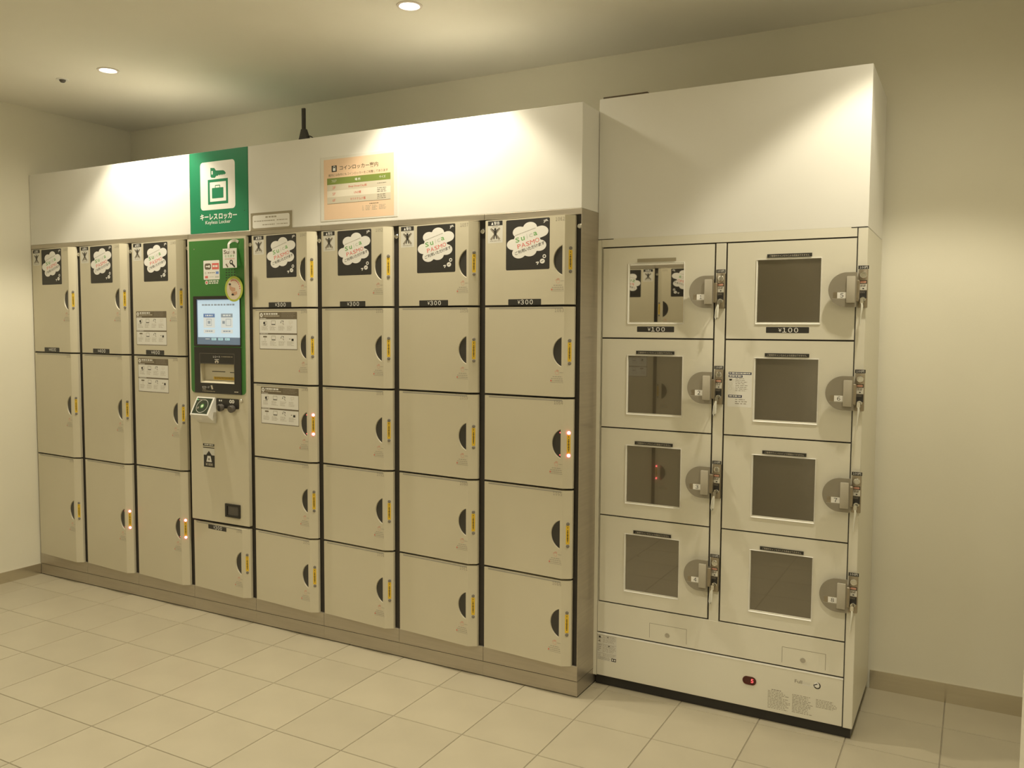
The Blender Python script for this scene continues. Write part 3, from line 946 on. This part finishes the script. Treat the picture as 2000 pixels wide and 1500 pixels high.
# receipt and card slot unit
b = MB()
o_out = [(K(-1.9535), 1.0455), (K(-1.6560), 1.0455), (K(-1.6560), 1.2570), (K(-1.9535), 1.2570)]
b.prism(o_out, GY - 0.004, GY, 'black_plastic', hole)
slot = b.build('slot_unit', kroot)
t = MB()
hx0, hx1, hz0, hz1 = K(-1.915), K(-1.6985), 1.0935, 1.1805
t.mesh([(hx0, GY - 0.0038, hz0), (hx1, GY - 0.0038, hz0), (hx1, GY - 0.0038, hz1), (hx0, GY - 0.0038, hz1),
        (hx0, 0.0070, hz0 + 0.014), (hx1, 0.0070, hz0 + 0.014), (hx1, 0.0070, hz1), (hx0, 0.0070, hz1)],
       [(0, 1, 5, 4), (1, 2, 6, 5), (3, 0, 4, 7), (2, 3, 7, 6), (4, 5, 6, 7)], 'door_cream')
t.build('tray', slot)
p = Print(plane(0.0067))
p.rect(hx0 + 0.050, hx0 + 0.135, hz0 + 0.0500, hz0 + 0.0535, 'ink', 0)
p.rect(hx0 + 0.165, hx1 - 0.004, hz0 + 0.0480, hz0 + 0.0515, 'ink', 0)
p.rect(hx0 + 0.060, hx1 - 0.020, hz0 + 0.0150, hz0 + 0.0280, 'yellow', 0)
p.dashes(hx0 + 0.066, hx1 - 0.026, hz0 + 0.0165, hz0 + 0.0270, 2, 'ink_brown', 0.0004, 61, 0.6, 0.1)
p.build('slot_print', slot)
p = Print(plane(GY - 0.004))
p.frame(hx0 - 0.003, hx1 + 0.003, hz1 + 0.002, hz1 + 0.049, 0.0010, 'ink_soft', L1)
p.text('レシート', hx0 + 0.085, hx0 + 0.130, hz1 + 0.0290, hz1 + 0.0390, 'sticker_white', L1, 0.01)
p.dashes(hx0 + 0.138, hx0 + 0.208, hz1 + 0.0310, hz1 + 0.0370, 1, 'notice_grey', L1, 62, 0.7, 0)
p.rect(hx0 + 0.094, hx0 + 0.122, hz1 + 0.0200, hz1 + 0.0225, 'sticker_white', L1)
p.disc(hx0 + 0.1075, hz1 + 0.0105, 0.0125, 0.0070, 'poster_row', L1)
p.disc(hx0 + 0.1075, hz1 + 0.0075, 0.0045, 0.0050, 'ink', L2)
p.build('receipt_lettering', slot)
p = Print(plane(GY - 0.004))
p.text('ICカード', hx0 + 0.012, hx0 + 0.058, hz0 - 0.0255, hz0 - 0.0155, 'sticker_white', L1, 0.008)
p.poly([(hx0 + 0.065, hz0 - 0.012), (hx0 + 0.076, hz0 - 0.010), (hx0 + 0.082, hz0 - 0.028), (hx0 + 0.072, hz0 - 0.030)], 'poster_row', L1)
p.rect(hx0 + 0.012, hx0 + 0.035, hz0 - 0.0310, hz0 - 0.0290, 'poster_row', L1)
p.dashes(hx0 + 0.012, hx0 + 0.095, hz0 - 0.0420, hz0 - 0.0370, 1, 'notice_grey', L1, 63, 0.7, 0)
p.build('card_lettering', slot)
p = Print(plane(GY - 0.004))
p.dashes(hx1 - 0.0, hx1 + 0.026, hz0 - 0.0400, hz0 - 0.0340, 1, 'poster_row', L1, 64, 0.7, 0)
p.build('maker_lettering', slot)
# card reader: wedge box with a slanted black reading face
r_ = MB()
rx0, rx1 = K(-1.939), K(-1.8225)
ry = -0.062
prof = [(KY, 1.0270), (-0.018, 1.0270), (ry, 0.9475), (ry + 0.004, 0.9400), (KY, 0.9070)]
vs = [(rx0, y, z) for y, z in prof] + [(rx1, y, z) for y, z in prof]
n = len(prof)
r_.mesh(vs, [(i, (i + 1) % n, (i + 1) % n + n, i + n) for i in range(n)] + [list(range(n)), list(range(n, 2 * n))[::-1]], 'panel_white')
rd = r_.build('card_reader', kroot)
def slant(x, z, e):
    tt = (1.0270 - z) / (1.0270 - 0.9475)
    return (x, -0.018 + (ry + 0.018) * tt - e * 0.87, z + e * 0.48)
p = Print(slant)
p.rect(rx0 + 0.008, rx1 - 0.010, 0.9530, 1.0215, 'reader_dark', L1)
pc = (rx0 + rx1) / 2 - 0.001
p.ring(pc, 0.9865, 0.036, 0.029, 0.0016, 'paper', L2, 28)
p.rect(rx0 + 0.020, rx0 + 0.065, 1.0120, 1.0160, 'ink_soft', L2)
p.disc(pc, 0.9870, 0.011, 0.009, 'logo_green', L2)
p.disc(pc, 0.9870, 0.006, 0.005, 'paper', L3)
p.disc(pc - 0.022, 0.9785, 0.005, 0.005, 'ink_soft', L2)
p.disc(rx0 + 0.0135, 1.0140, 0.0030, 0.0026, 'teal_led', L2, 10)
p.build('reading_face', rd)
# coin plate with two knobs
cp = MB().prism(rrect(K(-1.8185), K(-1.6765), 0.9795, 1.0245, 0.005, 3), KY - 0.002, KY, 'black_plastic').build('knob_plate', kroot)
p = Print(plane(KY - 0.002))
p.dashes(K(-1.802), K(-1.782), 1.0100, 1.0180, 1, 'sticker_white', L1, 65, 0.9, 0)
p.build('lever_print', cp)
p = Print(plane(KY - 0.002))
for dx in (-1.7270, -1.7120):
    p.disc(K(dx), 1.0125, 0.0085, 0.0085, 'paper', L1)
    p.disc(K(dx), 1.0125, 0.0030, 0.0030, 'ink', L2)
p.build('coin_print', cp)
for kxp, kzp in ((-1.7830, 0.9840), (-1.7130, 0.9815)):
    MB().lathe([(0.0150, 0.0), (0.0150, 0.008), (0.0165, 0.010), (0.0165, 0.018), (0.0150, 0.020), (0.0003, 0.020)], (K(kxp), KY - 0.001, kzp), (0, -1, -0.15), 'grey_plastic', 24).build('knob', kroot)
MB().box(K(-1.7870), K(-1.7790), KY - 0.025, KY - 0.019, 0.968, 0.994, 'black_plastic', 0.002, 2).build('knob_grip', kroot)
MB().lathe([(0.0075, 0.0), (0.0075, 0.006), (0.005, 0.009), (0.0003, 0.009)], (K(-1.658), KY, 1.0190), (0, -1, 0), 'chrome', 18).build('cylinder_lock', kroot)
for z in (1.7070, 1.6550):
    pass
MB().lathe([(0.0030, 0.0), (0.0028, 0.0015), (0.0003, 0.002)], (K(-1.945), GY, 1.7075), (0, -1, 0), 'chrome', 12).build('screw', kroot)
# payment brand sticker
p = Print(plane(GY))
p.rect(K(-1.8870), K(-1.7840), 1.5660, 1.6530, 'sticker_white', L1, 0.004)
p.rect(K(-1.8790), K(-1.8380), 1.6120, 1.6400, 'ink_brown', L2, 0.010)
p.stroke([(K(-1.8720), 1.6260), (K(-1.8560), 1.6260)], 0.006, 'sticker_white', L3)
p.disc(K(-1.8500), 1.6260, 0.006, 0.006, 'sticker_white', L3)
p.rect(K(-1.8320), K(-1.7880), 1.6120, 1.6400, 'logo_red', L2)
p.dashes(K(-1.8270), K(-1.7930), 1.6210, 1.6310, 1, 'sticker_white', L3, 66, 0.9, 0)
p.ring(K(-1.8740), 1.5960, 0.004, 0.005, 0.0014, 'ink_soft', L2, 12)
p.dashes(K(-1.8600), K(-1.8150), 1.5930, 1.5990, 1, 'ink_soft', L2, 67, 0.6, 0)
p.rect(K(-1.8080), K(-1.7900), 1.5910, 1.6020, 'screen_head', L2)
p.rect(K(-1.8780), K(-1.8590), 1.5730, 1.5830, 'logo_red', L2)
p.dashes(K(-1.8480), K(-1.8200), 1.5760, 1.5800, 1, 'logo_grey', L2, 68, 0.7, 0)
p.rect(K(-1.8130), K(-1.7900), 1.5745, 1.5815, 'logo_grey', L2)
p.disc(K(-1.8680), 1.5530, 0.0100, 0.0095, 'paper', L1)
p.disc(K(-1.8680), 1.5530, 0.0060, 0.0055, 'logo_red', L2)
p.dashes(K(-1.8540), K(-1.7910), 1.5440, 1.5620, 2, 'paper', L1, 69, 0.65, 0)
p.build('card_brand_sticker', kroot)
# speaker holes
sp = MB()
for i in range(4):
    for j in range(7):
        c = (K(-1.7405) + i * 0.0168, GY - 0.0003, 1.6310 - j * 0.0118)
        vs = [(c[0] + sx * 0.0045, c[1], c[2] + sz * 0.0022) for sx, sz in ((-1, -1), (1, -1), (1, 1), (-1, 1))]
        sp.poly(vs, 'ink')
sp.build('speaker_holes', kroot, smooth=False)
# oval sticker
p = Print(plane(GY - 0.0066))
p.disc(K(-1.6890), 1.5210, 0.0560, 0.0570, 'lime', L1, 36)
p.disc(K(-1.6890), 1.5200, 0.0440, 0.0470, 'cream_oval', L2, 36)
for t0 in range(9):
    tt = R(115 - t0 * 14)
    p.disc(K(-1.6890) + 0.037 * math.cos(tt), 1.5205 + 0.040 * math.sin(tt), 0.0035, 0.0032, 'print_red', L3, 8)
p.poly([(K(-1.7180), 1.5420), (K(-1.7030), 1.5300), (K(-1.6800), 1.5250), (K(-1.6800), 1.5120), (K(-1.7000), 1.5080), (K(-1.7150), 1.5200)], 'skin_print', L3)
p.disc(K(-1.7130), 1.5420, 0.007, 0.0045, 'ink', L3 + 0.0003, 10)
p.poly([(K(-1.7050), 1.5050), (K(-1.6700), 1.5100), (K(-1.6680), 1.4980), (K(-1.6900), 1.4900)], 'skin_print', L3)
p.disc(K(-1.6960), 1.4960, 0.008, 0.0045, 'ink', L3 + 0.0003, 10)
p.build('oval_sticker', kroot)
# banknote sticker and coin return cup
p = Print(plane(KY))
p.rect(K(-1.9125), K(-1.8385), 0.7980, 0.8090, 'ink', L1)
p.dashes(K(-1.9040), K(-1.8450), 0.8000, 0.8070, 1, 'paper_grey', L2, 71, 0.8, 0)
p.rect(K(-1.9125), K(-1.8385), 0.7885, 0.7925, 'ink', L1)
p.rect(K(-1.9125), K(-1.8385), 0.7050, 0.7870, 'paper_grey', L1)
p.rect(K(-1.9090), K(-1.8375), 0.7000, 0.7560, 'ink', L2)
p.poly([(K(-1.8930), 0.7560), (K(-1.8560), 0.7560), (K(-1.8745), 0.7760)], 'ink', L2)
p.poly([(K(-1.8920), 0.7240), (K(-1.8560), 0.7240), (K(-1.8640), 0.7520), (K(-1.8840), 0.7520)], 'paper', L3)
p.disc(K(-1.8740), 0.7370, 0.0055, 0.0055, 'ink_soft', L3 + 0.0003, 10)
p.text('¥1000', K(-1.8970), K(-1.8510), 0.7060, 0.7190, 'poster_row', L3, 0.01)
p.build('banknote_sticker', kroot)
cr = MB()
ro = [(K(-1.7690), 0.4795), (K(-1.6770), 0.4795), (K(-1.6770), 0.5410), (K(-1.7690), 0.5410)]
ri = [(K(-1.7560), 0.4880), (K(-1.6860), 0.4880), (K(-1.6860), 0.5310), (K(-1.7560), 0.5310)]
cr.prism(ro, KY - 0.007, KY, 'black_plastic', ri)
crp = cr.build('coin_return', kroot)
MB().box(ri[0][0], ri[1][0], KY - 0.0022, KY - 0.0004, ri[0][1], ri[2][1], 'grey_plastic').build('flap', crp)
# small locker door under the terminal
dk = add_door(kroot, 0.4345, 0.3175, 1046)
put('price_label', price_sticker('300', 0.108, 0.236, -0.0265, -0.0055, on_face), dk)

# hanging tag on a white hook
o = empty('hanging_tag', (-1.697, GY, 1.610)); tag(o, 'white tag with green lettering hanging from a white hook on the green terminal', 'tag')
h = MB()
hp = [(-0.006, 0.088), (-0.006, 0.108)] + [(0.014 - 0.020 * math.cos(R(a)), 0.108 + 0.018 * math.sin(R(a))) for a in range(15, 106, 15)] + [(0.026, 0.1235), (0.034, 0.119)]
yy = [-0.021, -0.021] + [-0.021 + 0.0175 * i / 7 for i in range(1, 8)] + [-0.0025, -0.0015]
strip_v, N = [], len(hp)
for i in range(N):
    a_, b_ = Vector(hp[max(i - 1, 0)]), Vector(hp[min(i + 1, N - 1)])
    d = (b_ - a_).normalized() * 0.0062
    strip_v += [(hp[i][0] - d.y, yy[i], hp[i][1] + d.x), (hp[i][0] + d.y, yy[i], hp[i][1] - d.x)]
h.mesh(strip_v, [(2 * i, 2 * i + 1, 2 * i + 3, 2 * i + 2) for i in range(N - 1)], 'panel_white')
h.mesh([(x_, y_ + 0.001, z_) for x_, y_, z_ in strip_v], [(2 * i, 2 * i + 1, 2 * i + 3, 2 * i + 2) for i in range(N - 1)], 'panel_white')
h.build('hook', o)
tm = MB().box(-0.0435, 0.0425, -0.0205, -0.0195, 0.004, 0.090, 'sticker_white')
tg = tm.build('card', o)
p = Print(plane(-0.0205))
p.text('Su', -0.037, -0.004, 0.066, 0.084, 'ink_brown', L1, 0.02)
p.text('ic', -0.001, 0.016, 0.066, 0.084, 'logo_grey', L1, 0.01)
p.text('a', 0.020, 0.033, 0.066, 0.079, 'ink_brown', L1, 0.02)
p.text('使えます', -0.030, 0.030, 0.050, 0.063, 'logo_green', L1, 0.01)
p.dashes(-0.029, 0.031, 0.0415, 0.0455, 1, 'hand_red', L1, 72, 0.9, 0)
p.disc(0.009, 0.029, 0.0105, 0.0105, 'ink', L1)
p.disc(0.009, 0.030, 0.0050, 0.0050, 'sticker_white', L2)
p.stroke([(0.014, 0.022), (0.031, 0.007)], 0.008, 'ink', L1)
p.stroke([(-0.024, 0.022), (-0.012, 0.007)], 0.007, 'ink_brown', L1)
p.stroke([(-0.012, 0.020), (-0.006, 0.026)], 0.002, 'hand_red', L1)
p.build('lettering', tg)

# ------------------------------------------------------------------ windowed cabinet
UY = 0.147
CW = 0.925
croot = empty('window_locker_cabinet', (0, 0, 0))
tag(croot, 'white eight-door coin locker cabinet with dark square windows and round lock plates', 'locker')
MB().box(0.0, CW, UY + 0.009, 0.60, 0.0376, 1.6785, 'cabinet_white').build('body', croot)
MB().box(0.018, 0.896, UY + 0.0075, UY + 0.0092, 0.10, 1.652, 'channel_dark').build('gap_backing', croot)
MB().box(0.006, CW - 0.006, UY + 0.014, 0.58, 0.0, 0.0376, 'black_plastic').build('plinth', croot)
MB().box(0.0, CW, UY, 0.60, 1.6810, 2.188, 'panel_white', 0.001).build('header', croot)
MB().box(0.0155, 0.8935, UY, UY + 0.009, 1.6515, 1.6815, 'cabinet_white').build('top_rail', croot)
MB().box(0.0, 0.0142, UY + 0.0003, UY + 0.009, 0.0376, 1.6785, 'cabinet_white').build('side_stile', croot)
MB().box(0.8958, CW, UY + 0.0003, UY + 0.009, 0.0376, 1.6785, 'cabinet_white', 0.0015).build('side_stile', croot)
MB().box(0.4400, 0.4745, UY + 0.001, UY + 0.009, 0.3225, 1.6480, 'cabinet_white', 0.001).build('centre_stile', croot)
low = MB().box(0.0155, 0.8935, UY, UY + 0.009, 0.2085, 0.3235, 'cabinet_white', 0.001).build('service_panel', croot)
for (xa, xb, xp) in ((0.222, 0.3622, 0.290), (0.6954, 0.8370, 0.7640)):
    p = Print(plane(UY))
    p.rect(xa, xb, 0.2742, 0.2752, 'ink_brown', L1)
    p.rect(xa, xa + 0.0011, 0.2200, 0.2752, 'ink_brown', L1)
    p.rect(xb - 0.0011, xb, 0.2200, 0.2752, 'ink_brown', L1)
    p.build('flap_joint', low)
for xp in (0.2900, 0.7642):
    MB().lathe([(0.0092, 0.0), (0.0088, 0.0012), (0.0062, 0.0012), (0.0056, 0.0002), (0.0042, 0.0002), (0.004, 0.0014), (0.0003, 0.0014)], (xp, UY, 0.2400), (0, -1, 0), 'grip_beige', 20).build('key_lock', croot)
bot = MB().box(0.0155, 0.8935, UY, UY + 0.009, 0.0400, 0.2030, 'cabinet_white', 0.001).build('bottom_panel', croot)
MB().box(0.0155, 0.8935, UY - 0.0008, UY + 0.004, 0.1990, 0.2034, 'lit_edge_white').build('edge_highlight', bot)  # pale strip painting the highlight along the panel's top edge
p = Print(plane(UY))
p.rect(0.0165, 0.0945, 0.0990, 0.1970, 'paper_grey', L1)
for i, (za, zb) in enumerate(((0.1955, 0.1665), (0.1620, 0.1300), (0.1270, 0.1130))):
    p.rect(0.0180, 0.0935, za - 0.0005, za + 0.0003, 'ink_soft', L2)
    p.dashes(0.0400, 0.0920, zb, za - 0.003, 6 if i < 2 else 3, 'ink_faint', L2, 80 + i, 0.42, 0.2)
    p.dashes(0.0190, 0.0370, zb, za - 0.003, 4, 'ink_soft', L2, 84 + i, 0.35, 0.5)
p.disc(0.0265, 0.1880, 0.0042, 0.0042, 'ink', L3, 12)
p.poly([(0.0210, 0.1700), (0.0300, 0.1700), (0.0255, 0.1770)], 'ink_brown', L3)
p.poly([(0.0560, 0.1925), (0.0620, 0.1925), (0.0590, 0.1870)], 'ink', L3)
p.poly([(0.0600, 0.1585), (0.0680, 0.1585), (0.0640, 0.1530)], 'ink', L3)
p.dashes(0.0190, 0.0730, 0.1000, 0.1120, 4, 'ink_soft', L2, 88, 0.4, 0.3)
p.rect(0.0745, 0.0930, 0.1010, 0.1130, 'ink', L2)
p.disc(0.0795, 0.1070, 0.0030, 0.0036, 'paper', L3, 10)
p.disc(0.0880, 0.1070, 0.0030, 0.0036, 'paper', L3, 10)
p.build('caution_label', bot)
# power switch
sw = MB()
sw.prism(rrect(0.5650, 0.6120, 0.1195, 0.1485, 0.0144, 8), UY - 0.0025, UY, 'switch_red', rrect(0.5690, 0.6080, 0.1230, 0.1450, 0.0108, 8))
swo = sw.build('power_switch', bot)
MB().prism(rrect(0.5690, 0.6080, 0.1230, 0.1450, 0.0108, 8), UY - 0.0008, UY - 0.0002, 'switch_red').build('rocker', swo) if False else None
p = Print(plane(UY))
p.poly(rrect(0.5688, 0.6082, 0.1228, 0.1452, 0.0108, 8), 'switch_red', L1)
p.text('5', 0.5935, 0.6020, 0.1270, 0.1405, 'red_glow', L2, 0.01)
p.build('digit_display', bot)
p = Print(plane(UY))
p.text('Full', 0.7400, 0.7640, 0.1585, 0.1700, 'ink_soft', L1, 0.01)
p.text('time', 0.7660, 0.7900, 0.1585, 0.1690, 'paper_grey', L1, 0.01)
p.stroke([(0.7640, 0.1570), (0.8050, 0.1570)], 0.0022, 'paper', L1)
p.ring(0.8125, 0.1625, 0.0115, 0.0115, 0.0036, 'ink', L1, 20)
p.disc(0.8105, 0.1655, 0.0085, 0.0085, 'sticker_white', L2, 16)
p.stroke([(0.8010, 0.1620), (0.8130, 0.1680)], 0.003, 'ink', L3)
p.build('maker_logo', bot)
p = Print(plane(UY))
p.dashes(0.6640, 0.6960, 0.1160, 0.1200, 1, 'ink_soft', L1, 92, 0.7, 0)
p.dashes(0.6520, 0.7270, 0.0500, 0.1140, 12, 'ink_faint', L1, 93, 0.45, 0.35)
p.dashes(0.7330, 0.8050, 0.0520, 0.1170, 12, 'ink_faint', L1, 94, 0.45, 0.35)
p.dashes(0.8100, 0.8800, 0.0860, 0.1160, 6, 'ink_faint', L1, 95, 0.45, 0.3)
p.build('usage_notes', bot)
for xa, xb, za, zb in ((0.0005, 0.0610, 1.6786, 1.6812), (0.8750, CW, 1.6786, 1.6812), (0.8934, 0.8958, 0.0400, 1.6780)):
    p = Print(plane(UY))
    p.rect(xa, xb, za, zb, 'ink', 0.0004)
    p.build('panel_joint', croot)

DW, DH = 0.4125, 0.3255
WX0, WX1, WZ0, WZ1 = 0.1020, 0.3050, -0.2695, -0.0605
dm = MB()
outer = [(0, -DH), (DW, -DH), (DW, 0), (0, 0)]
win = [(WX0, WZ0), (WX1, WZ0), (WX1, WZ1), (WX0, WZ1)]
dm.prism(outer, 0.0, 0.0072, 'cabinet_white', win)
DOOR_ME = dm.data('door')
fm = MB()
fo = [(WX0 - 0.0046, WZ0 - 0.0072), (WX1 + 0.0030, WZ0 - 0.0072), (WX1 + 0.0030, WZ1 + 0.0024), (WX0 - 0.0046, WZ1 + 0.0024)]  # sill widened and paled to show light caught from above
fi = [(WX0 + 0.0006, WZ0 + 0.0006), (WX1 - 0.0006, WZ0 + 0.0006), (WX1 - 0.0006, WZ1 - 0.0006), (WX0 + 0.0006, WZ1 - 0.0006)]
vs = [(x, -0.0002, z) for x, z in fo] + [(x, -0.0030, z) for x, z in [(a + (0.0012 if a < 0.2 else -0.001), b + (0.0014 if b < -0.2 else -0.001)) for a, b in fo]] + [(x, 0.004, z) for x, z in fi]
fm.mesh(vs, [(i, (i + 1) % 4, (i + 1) % 4 + 4, i + 4) for i in range(4)] + [(i + 4, (i + 1) % 4 + 4, (i + 1) % 4 + 8, i + 8) for i in range(4)], 'lit_edge_white')
FRAME_ME = fm.data('window_frame')
PANE = [MB().box(WX0 + 0.0004, WX1 - 0.0004, 0.0036, 0.0062, WZ0 + 0.0004, WZ1 - 0.0004, m).data('pane') for m in ('window_dark', 'window_mirror')]
def strip(greyed):
    p = Print(plane(0.0))
    xa, xb = 0.1330, 0.2770
    p.rect(xa, xb, -0.0540, -0.0420, 'notice_grey' if greyed else 'ink', L1 + 0.003)  # grey and blank on the first door, black with text elsewhere
    if not greyed:
        p.text('ご使用中キャンセルによる返金はできません', xa + 0.008, xb - 0.008, -0.0515, -0.0450, 'poster_row', L2 + 0.003)
    return p.data('notice_strip')
STRIP = [strip(False), strip(True)]
PRICE100 = price_sticker('100', 0.1345, 0.2735, -0.3050, -0.2850, plane(0.0))
# round lock plate
HC = (0.3895, -0.1655)
pl = MB()
rr = 0.0552
out = [(HC[0] + 0.0300, HC[1] - rr)] + [(HC[0] + 0.0300, HC[1] + rr)] + \
      [(HC[0] + rr * math.cos(t), HC[1] + rr * math.sin(t)) for t in [R(90 + 180 * i / 28) for i in range(29)]]
pl.prism(out, -0.0310, -0.0260, 'handle_grey')
pl.prism([(HC[0] - 0.012, HC[1] - 0.028), (HC[0] + 0.028, HC[1] - 0.028), (HC[0] + 0.028, HC[1] + 0.028), (HC[0] - 0.012, HC[1] + 0.028)], -0.027, 0.001, 'handle_grey')
PLATE = pl.data('lock_plate')
GRIP = MB().box(HC[0], HC[0] + 0.0265, -0.0385, -0.0305, HC[1] - 0.0425, HC[1] + 0.0425, 'grip_beige', 0.0025, 2).data('grip')
def number_tag(n):
    p = Print(plane(-0.0310))
    p.rect(HC[0] - 0.0400, HC[0] - 0.0275, HC[1] - 0.0275, HC[1] - 0.0075, 'lock_metal', L1)
    p.rect(HC[0] - 0.0275, HC[0] - 0.0003, HC[1] - 0.0270, HC[1] - 0.0080, 'sticker_white', L1)
    w = 0.0034 if n == 1 else 0.0050
    p.text(str(n), HC[0] - 0.0135 - w, HC[0] - 0.0135 + w, HC[1] - 0.0245, HC[1] - 0.0110, 'ink', L2, 0.006)
    p.stroke([(HC[0] - 0.0430, HC[1] - 0.0282), (HC[0] - 0.0003, HC[1] - 0.0290)], 0.0014, 'grip_beige', L1)
    return p.data('number_tag')
# coin lock on the stile; origin at the door's top left corner
LX0, LX1 = 0.4245, 0.4570
LZ0, LZ1 = -0.2225, -0.1010
lk = MB()
lk.box(LX0, LX1 - 0.004, -0.0125, 0.003, LZ0, LZ1, 'lock_metal', 0.002, 2)
lk.box(LX0 - 0.0080, LX0 + 0.006, -0.0300, 0.0000, LZ0 + 0.020, LZ1 - 0.034, 'lock_metal', 0.002, 1)
LOCK = lk.data('coin_lock')
KNOB = MB().lathe([(0.0105, 0.0), (0.0105, 0.004), (0.0092, 0.006), (0.006, 0.0062), (0.0055, 0.0045), (0.0003, 0.0045)], (LX0 + 0.0155, -0.0123, LZ1 - 0.0190), (0, -1, 0), 'chrome', 22).data('lock_knob')
CYL = MB().lathe([(0.0095, 0.0), (0.0095, 0.003), (0.0075, 0.0065), (0.0003, 0.0068)], (LX0 + 0.0150, -0.0123, LZ0 + 0.0260), (0, -1, 0), 'chrome', 22).data('key_cylinder')
p = Print(plane(-0.0125))
p.rect(LX0 + 0.0040, LX1 - 0.0065, LZ1 - 0.0455, LZ1 - 0.0345, 'ink', L1)
p.rect(LX0 + 0.0060, LX1 - 0.0085, LZ1 - 0.0435, LZ1 - 0.0365, 'hand_red', L2, 0.003)
p.rect(LX0 + 0.0050, LX1 - 0.0065, LZ1 - 0.0655, LZ1 - 0.0465, 'paper_grey', L1)
p.dashes(LX0 + 0.0070, LX1 - 0.0085, LZ1 - 0.0560, LZ1 - 0.0485, 2, 'ink_brown', L2, 97, 0.6, 0.1)
p.disc(LX0 + 0.0155, LZ1 - 0.0610, 0.003, 0.002, 'ink', L2, 10)
p.rect(LX0 + 0.0040, LX1 - 0.0065, LZ1 - 0.0920, LZ1 - 0.0670, 'ink', L1)
p.dashes(LX0 + 0.0060, LX1 - 0.0085, LZ1 - 0.0760, LZ1 - 0.0690, 3, 'ink_soft', L2, 98, 0.5, 0.2)
p.rect(LX0 + 0.0120, LX1 - 0.0120, LZ1 - 0.0905, LZ1 - 0.0880, 'chrome', L2)
LOCKPRINT = p.data('lock_label')
p = Print(plane(-0.0125))
p.rect(LX0 - 0.001, LX1 - 0.002, LZ1 + 0.0005, LZ1 + 0.0120, 'ink', 0.0)
p.text('100円', LX0 + 0.003, LX1 - 0.006, LZ1 + 0.0025, LZ1 + 0.0100, 'sticker_white', L1, 0.01)
COINPRINT = p.data('coin_label')

WTOPS = [1.6465, 1.3155, 0.9850, 0.6545]
NUM = ('one', 'two', 'three', 'four', 'five', 'six', 'seven', 'eight')
def key_thing(x, z, n, thin):
    o = empty('locker_key', (x, UY - 0.0190, z))
    tag(o, 'key with %s in the lock of the windowed door tagged %s' % ('a thin pale cord' if thin else 'a white looped strap', NUM[n - 1]), 'key', 'keys hanging from the windowed cabinet locks')
    MB().box(-0.0016, 0.0016, -0.014, 0.0002, -0.002, 0.003, 'chrome', 0.0006).build('blade', o)
    MB().prism(rrect(-0.0050, 0.0050, -0.0120, 0.0055, 0.0035, 4), -0.0170, -0.0135, 'chrome').build('bow', o)
    if thin:
        MB().tube([(0, -0.0155, -0.010), (0.001, -0.0165, -0.020), (-0.001, -0.016, -0.045), (-0.004, -0.012, -0.082)], [0.0028, 0.0035, 0.0022, 0.0012], 'strap', 8).build('cord', o)
    else:
        s = MB()
        a = [(-0.001, -0.010), (-0.002, -0.030), (-0.004, -0.055), (-0.008, -0.062), (-0.011, -0.055), (-0.009, -0.030), (-0.003, -0.010)]
        s.tube([(x_, -0.0155 - 0.002 * (i % 2), z_) for i, (x_, z_) in enumerate(a)], [0.002, 0.0036, 0.0036, 0.0030, 0.0022, 0.0018, 0.0016], 'strap', 8)
        s.build('strap', o)

for c_, dx in enumerate((0.0220, 0.4805)):
    for r_i, zt in enumerate(WTOPS):
        n = c_ * 4 + r_i + 1
        d = put('door', DOOR_ME, croot, (dx, UY, zt))
        put('window_frame', FRAME_ME, d)
        put('pane', PANE[1 if n == 1 else 0], d)
        put('notice_strip', STRIP[1 if n == 1 else 0], d)
        if r_i == 0:
            put('price_label', PRICE100, d)
        put('lock_plate', PLATE, d)
        put('grip', GRIP, d)
        put('number_tag', number_tag(n), d)
        lo = put('coin_lock', LOCK, croot, (dx - (0.003 if c_ else 0), UY, zt))
        put('lock_knob', KNOB, lo)
        put('key_cylinder', CYL, lo)
        put('lock_label', LOCKPRINT, lo)
        put('coin_label', COINPRINT, lo)
        key_thing(dx - (0.003 if c_ else 0) + LX0 + 0.0150, zt + LZ0 + 0.0240, n, c_ == 1)
        if n == 6:
            p = Print(plane(0.0))
            p.rect(0.0100, 0.0920, -0.2290, -0.1100, 'paper', L1 * 0.6)
            p.rect(0.0120, 0.0900, -0.1175, -0.1090, 'navy', L1)
            p.rect(0.0120, 0.0600, -0.1275, -0.1195, 'navy', L1)
            p.dashes(0.0150, 0.0860, -0.1160, -0.1110, 1, 'paper', L2, 101, 0.8, 0)
            p.dashes(0.0150, 0.0560, -0.1260, -0.1210, 1, 'paper', L2, 102, 0.8, 0)
            p.poly([(0.0140, -0.1330), (0.0250, -0.1330), (0.0220, -0.1390), (0.0160, -0.1390)], 'ink', L1)
            p.dashes(0.0360, 0.0800, -0.1780, -0.1300, 8, 'ink_soft', L1, 103, 0.3, 0.3)
            p.ring(0.0190, -0.1500, 0.007, 0.006, 0.001, 'logo_grey', L1, 14)
            p.ring(0.0190, -0.1660, 0.006, 0.006, 0.001, 'logo_grey', L1, 14)
            p.rect(0.0120, 0.0590, -0.1970, -0.1880, 'navy', L1)
            p.dashes(0.0150, 0.0550, -0.1950, -0.1900, 1, 'paper', L2, 104, 0.8, 0)
            p.dashes(0.0360, 0.0800, -0.2230, -0.2020, 3, 'ink_soft', L1, 105, 0.35, 0.3)
            p.build('usage_sticker', d)

# thin dark board lying on top of the windowed cabinet
o = MB().box(0.006, 0.175, 0.165, 0.40, 2.188, 2.1985, 'board_brown').build('flat_board')
tag(o, 'thin dark brown board lying on top of the windowed cabinet', 'board')
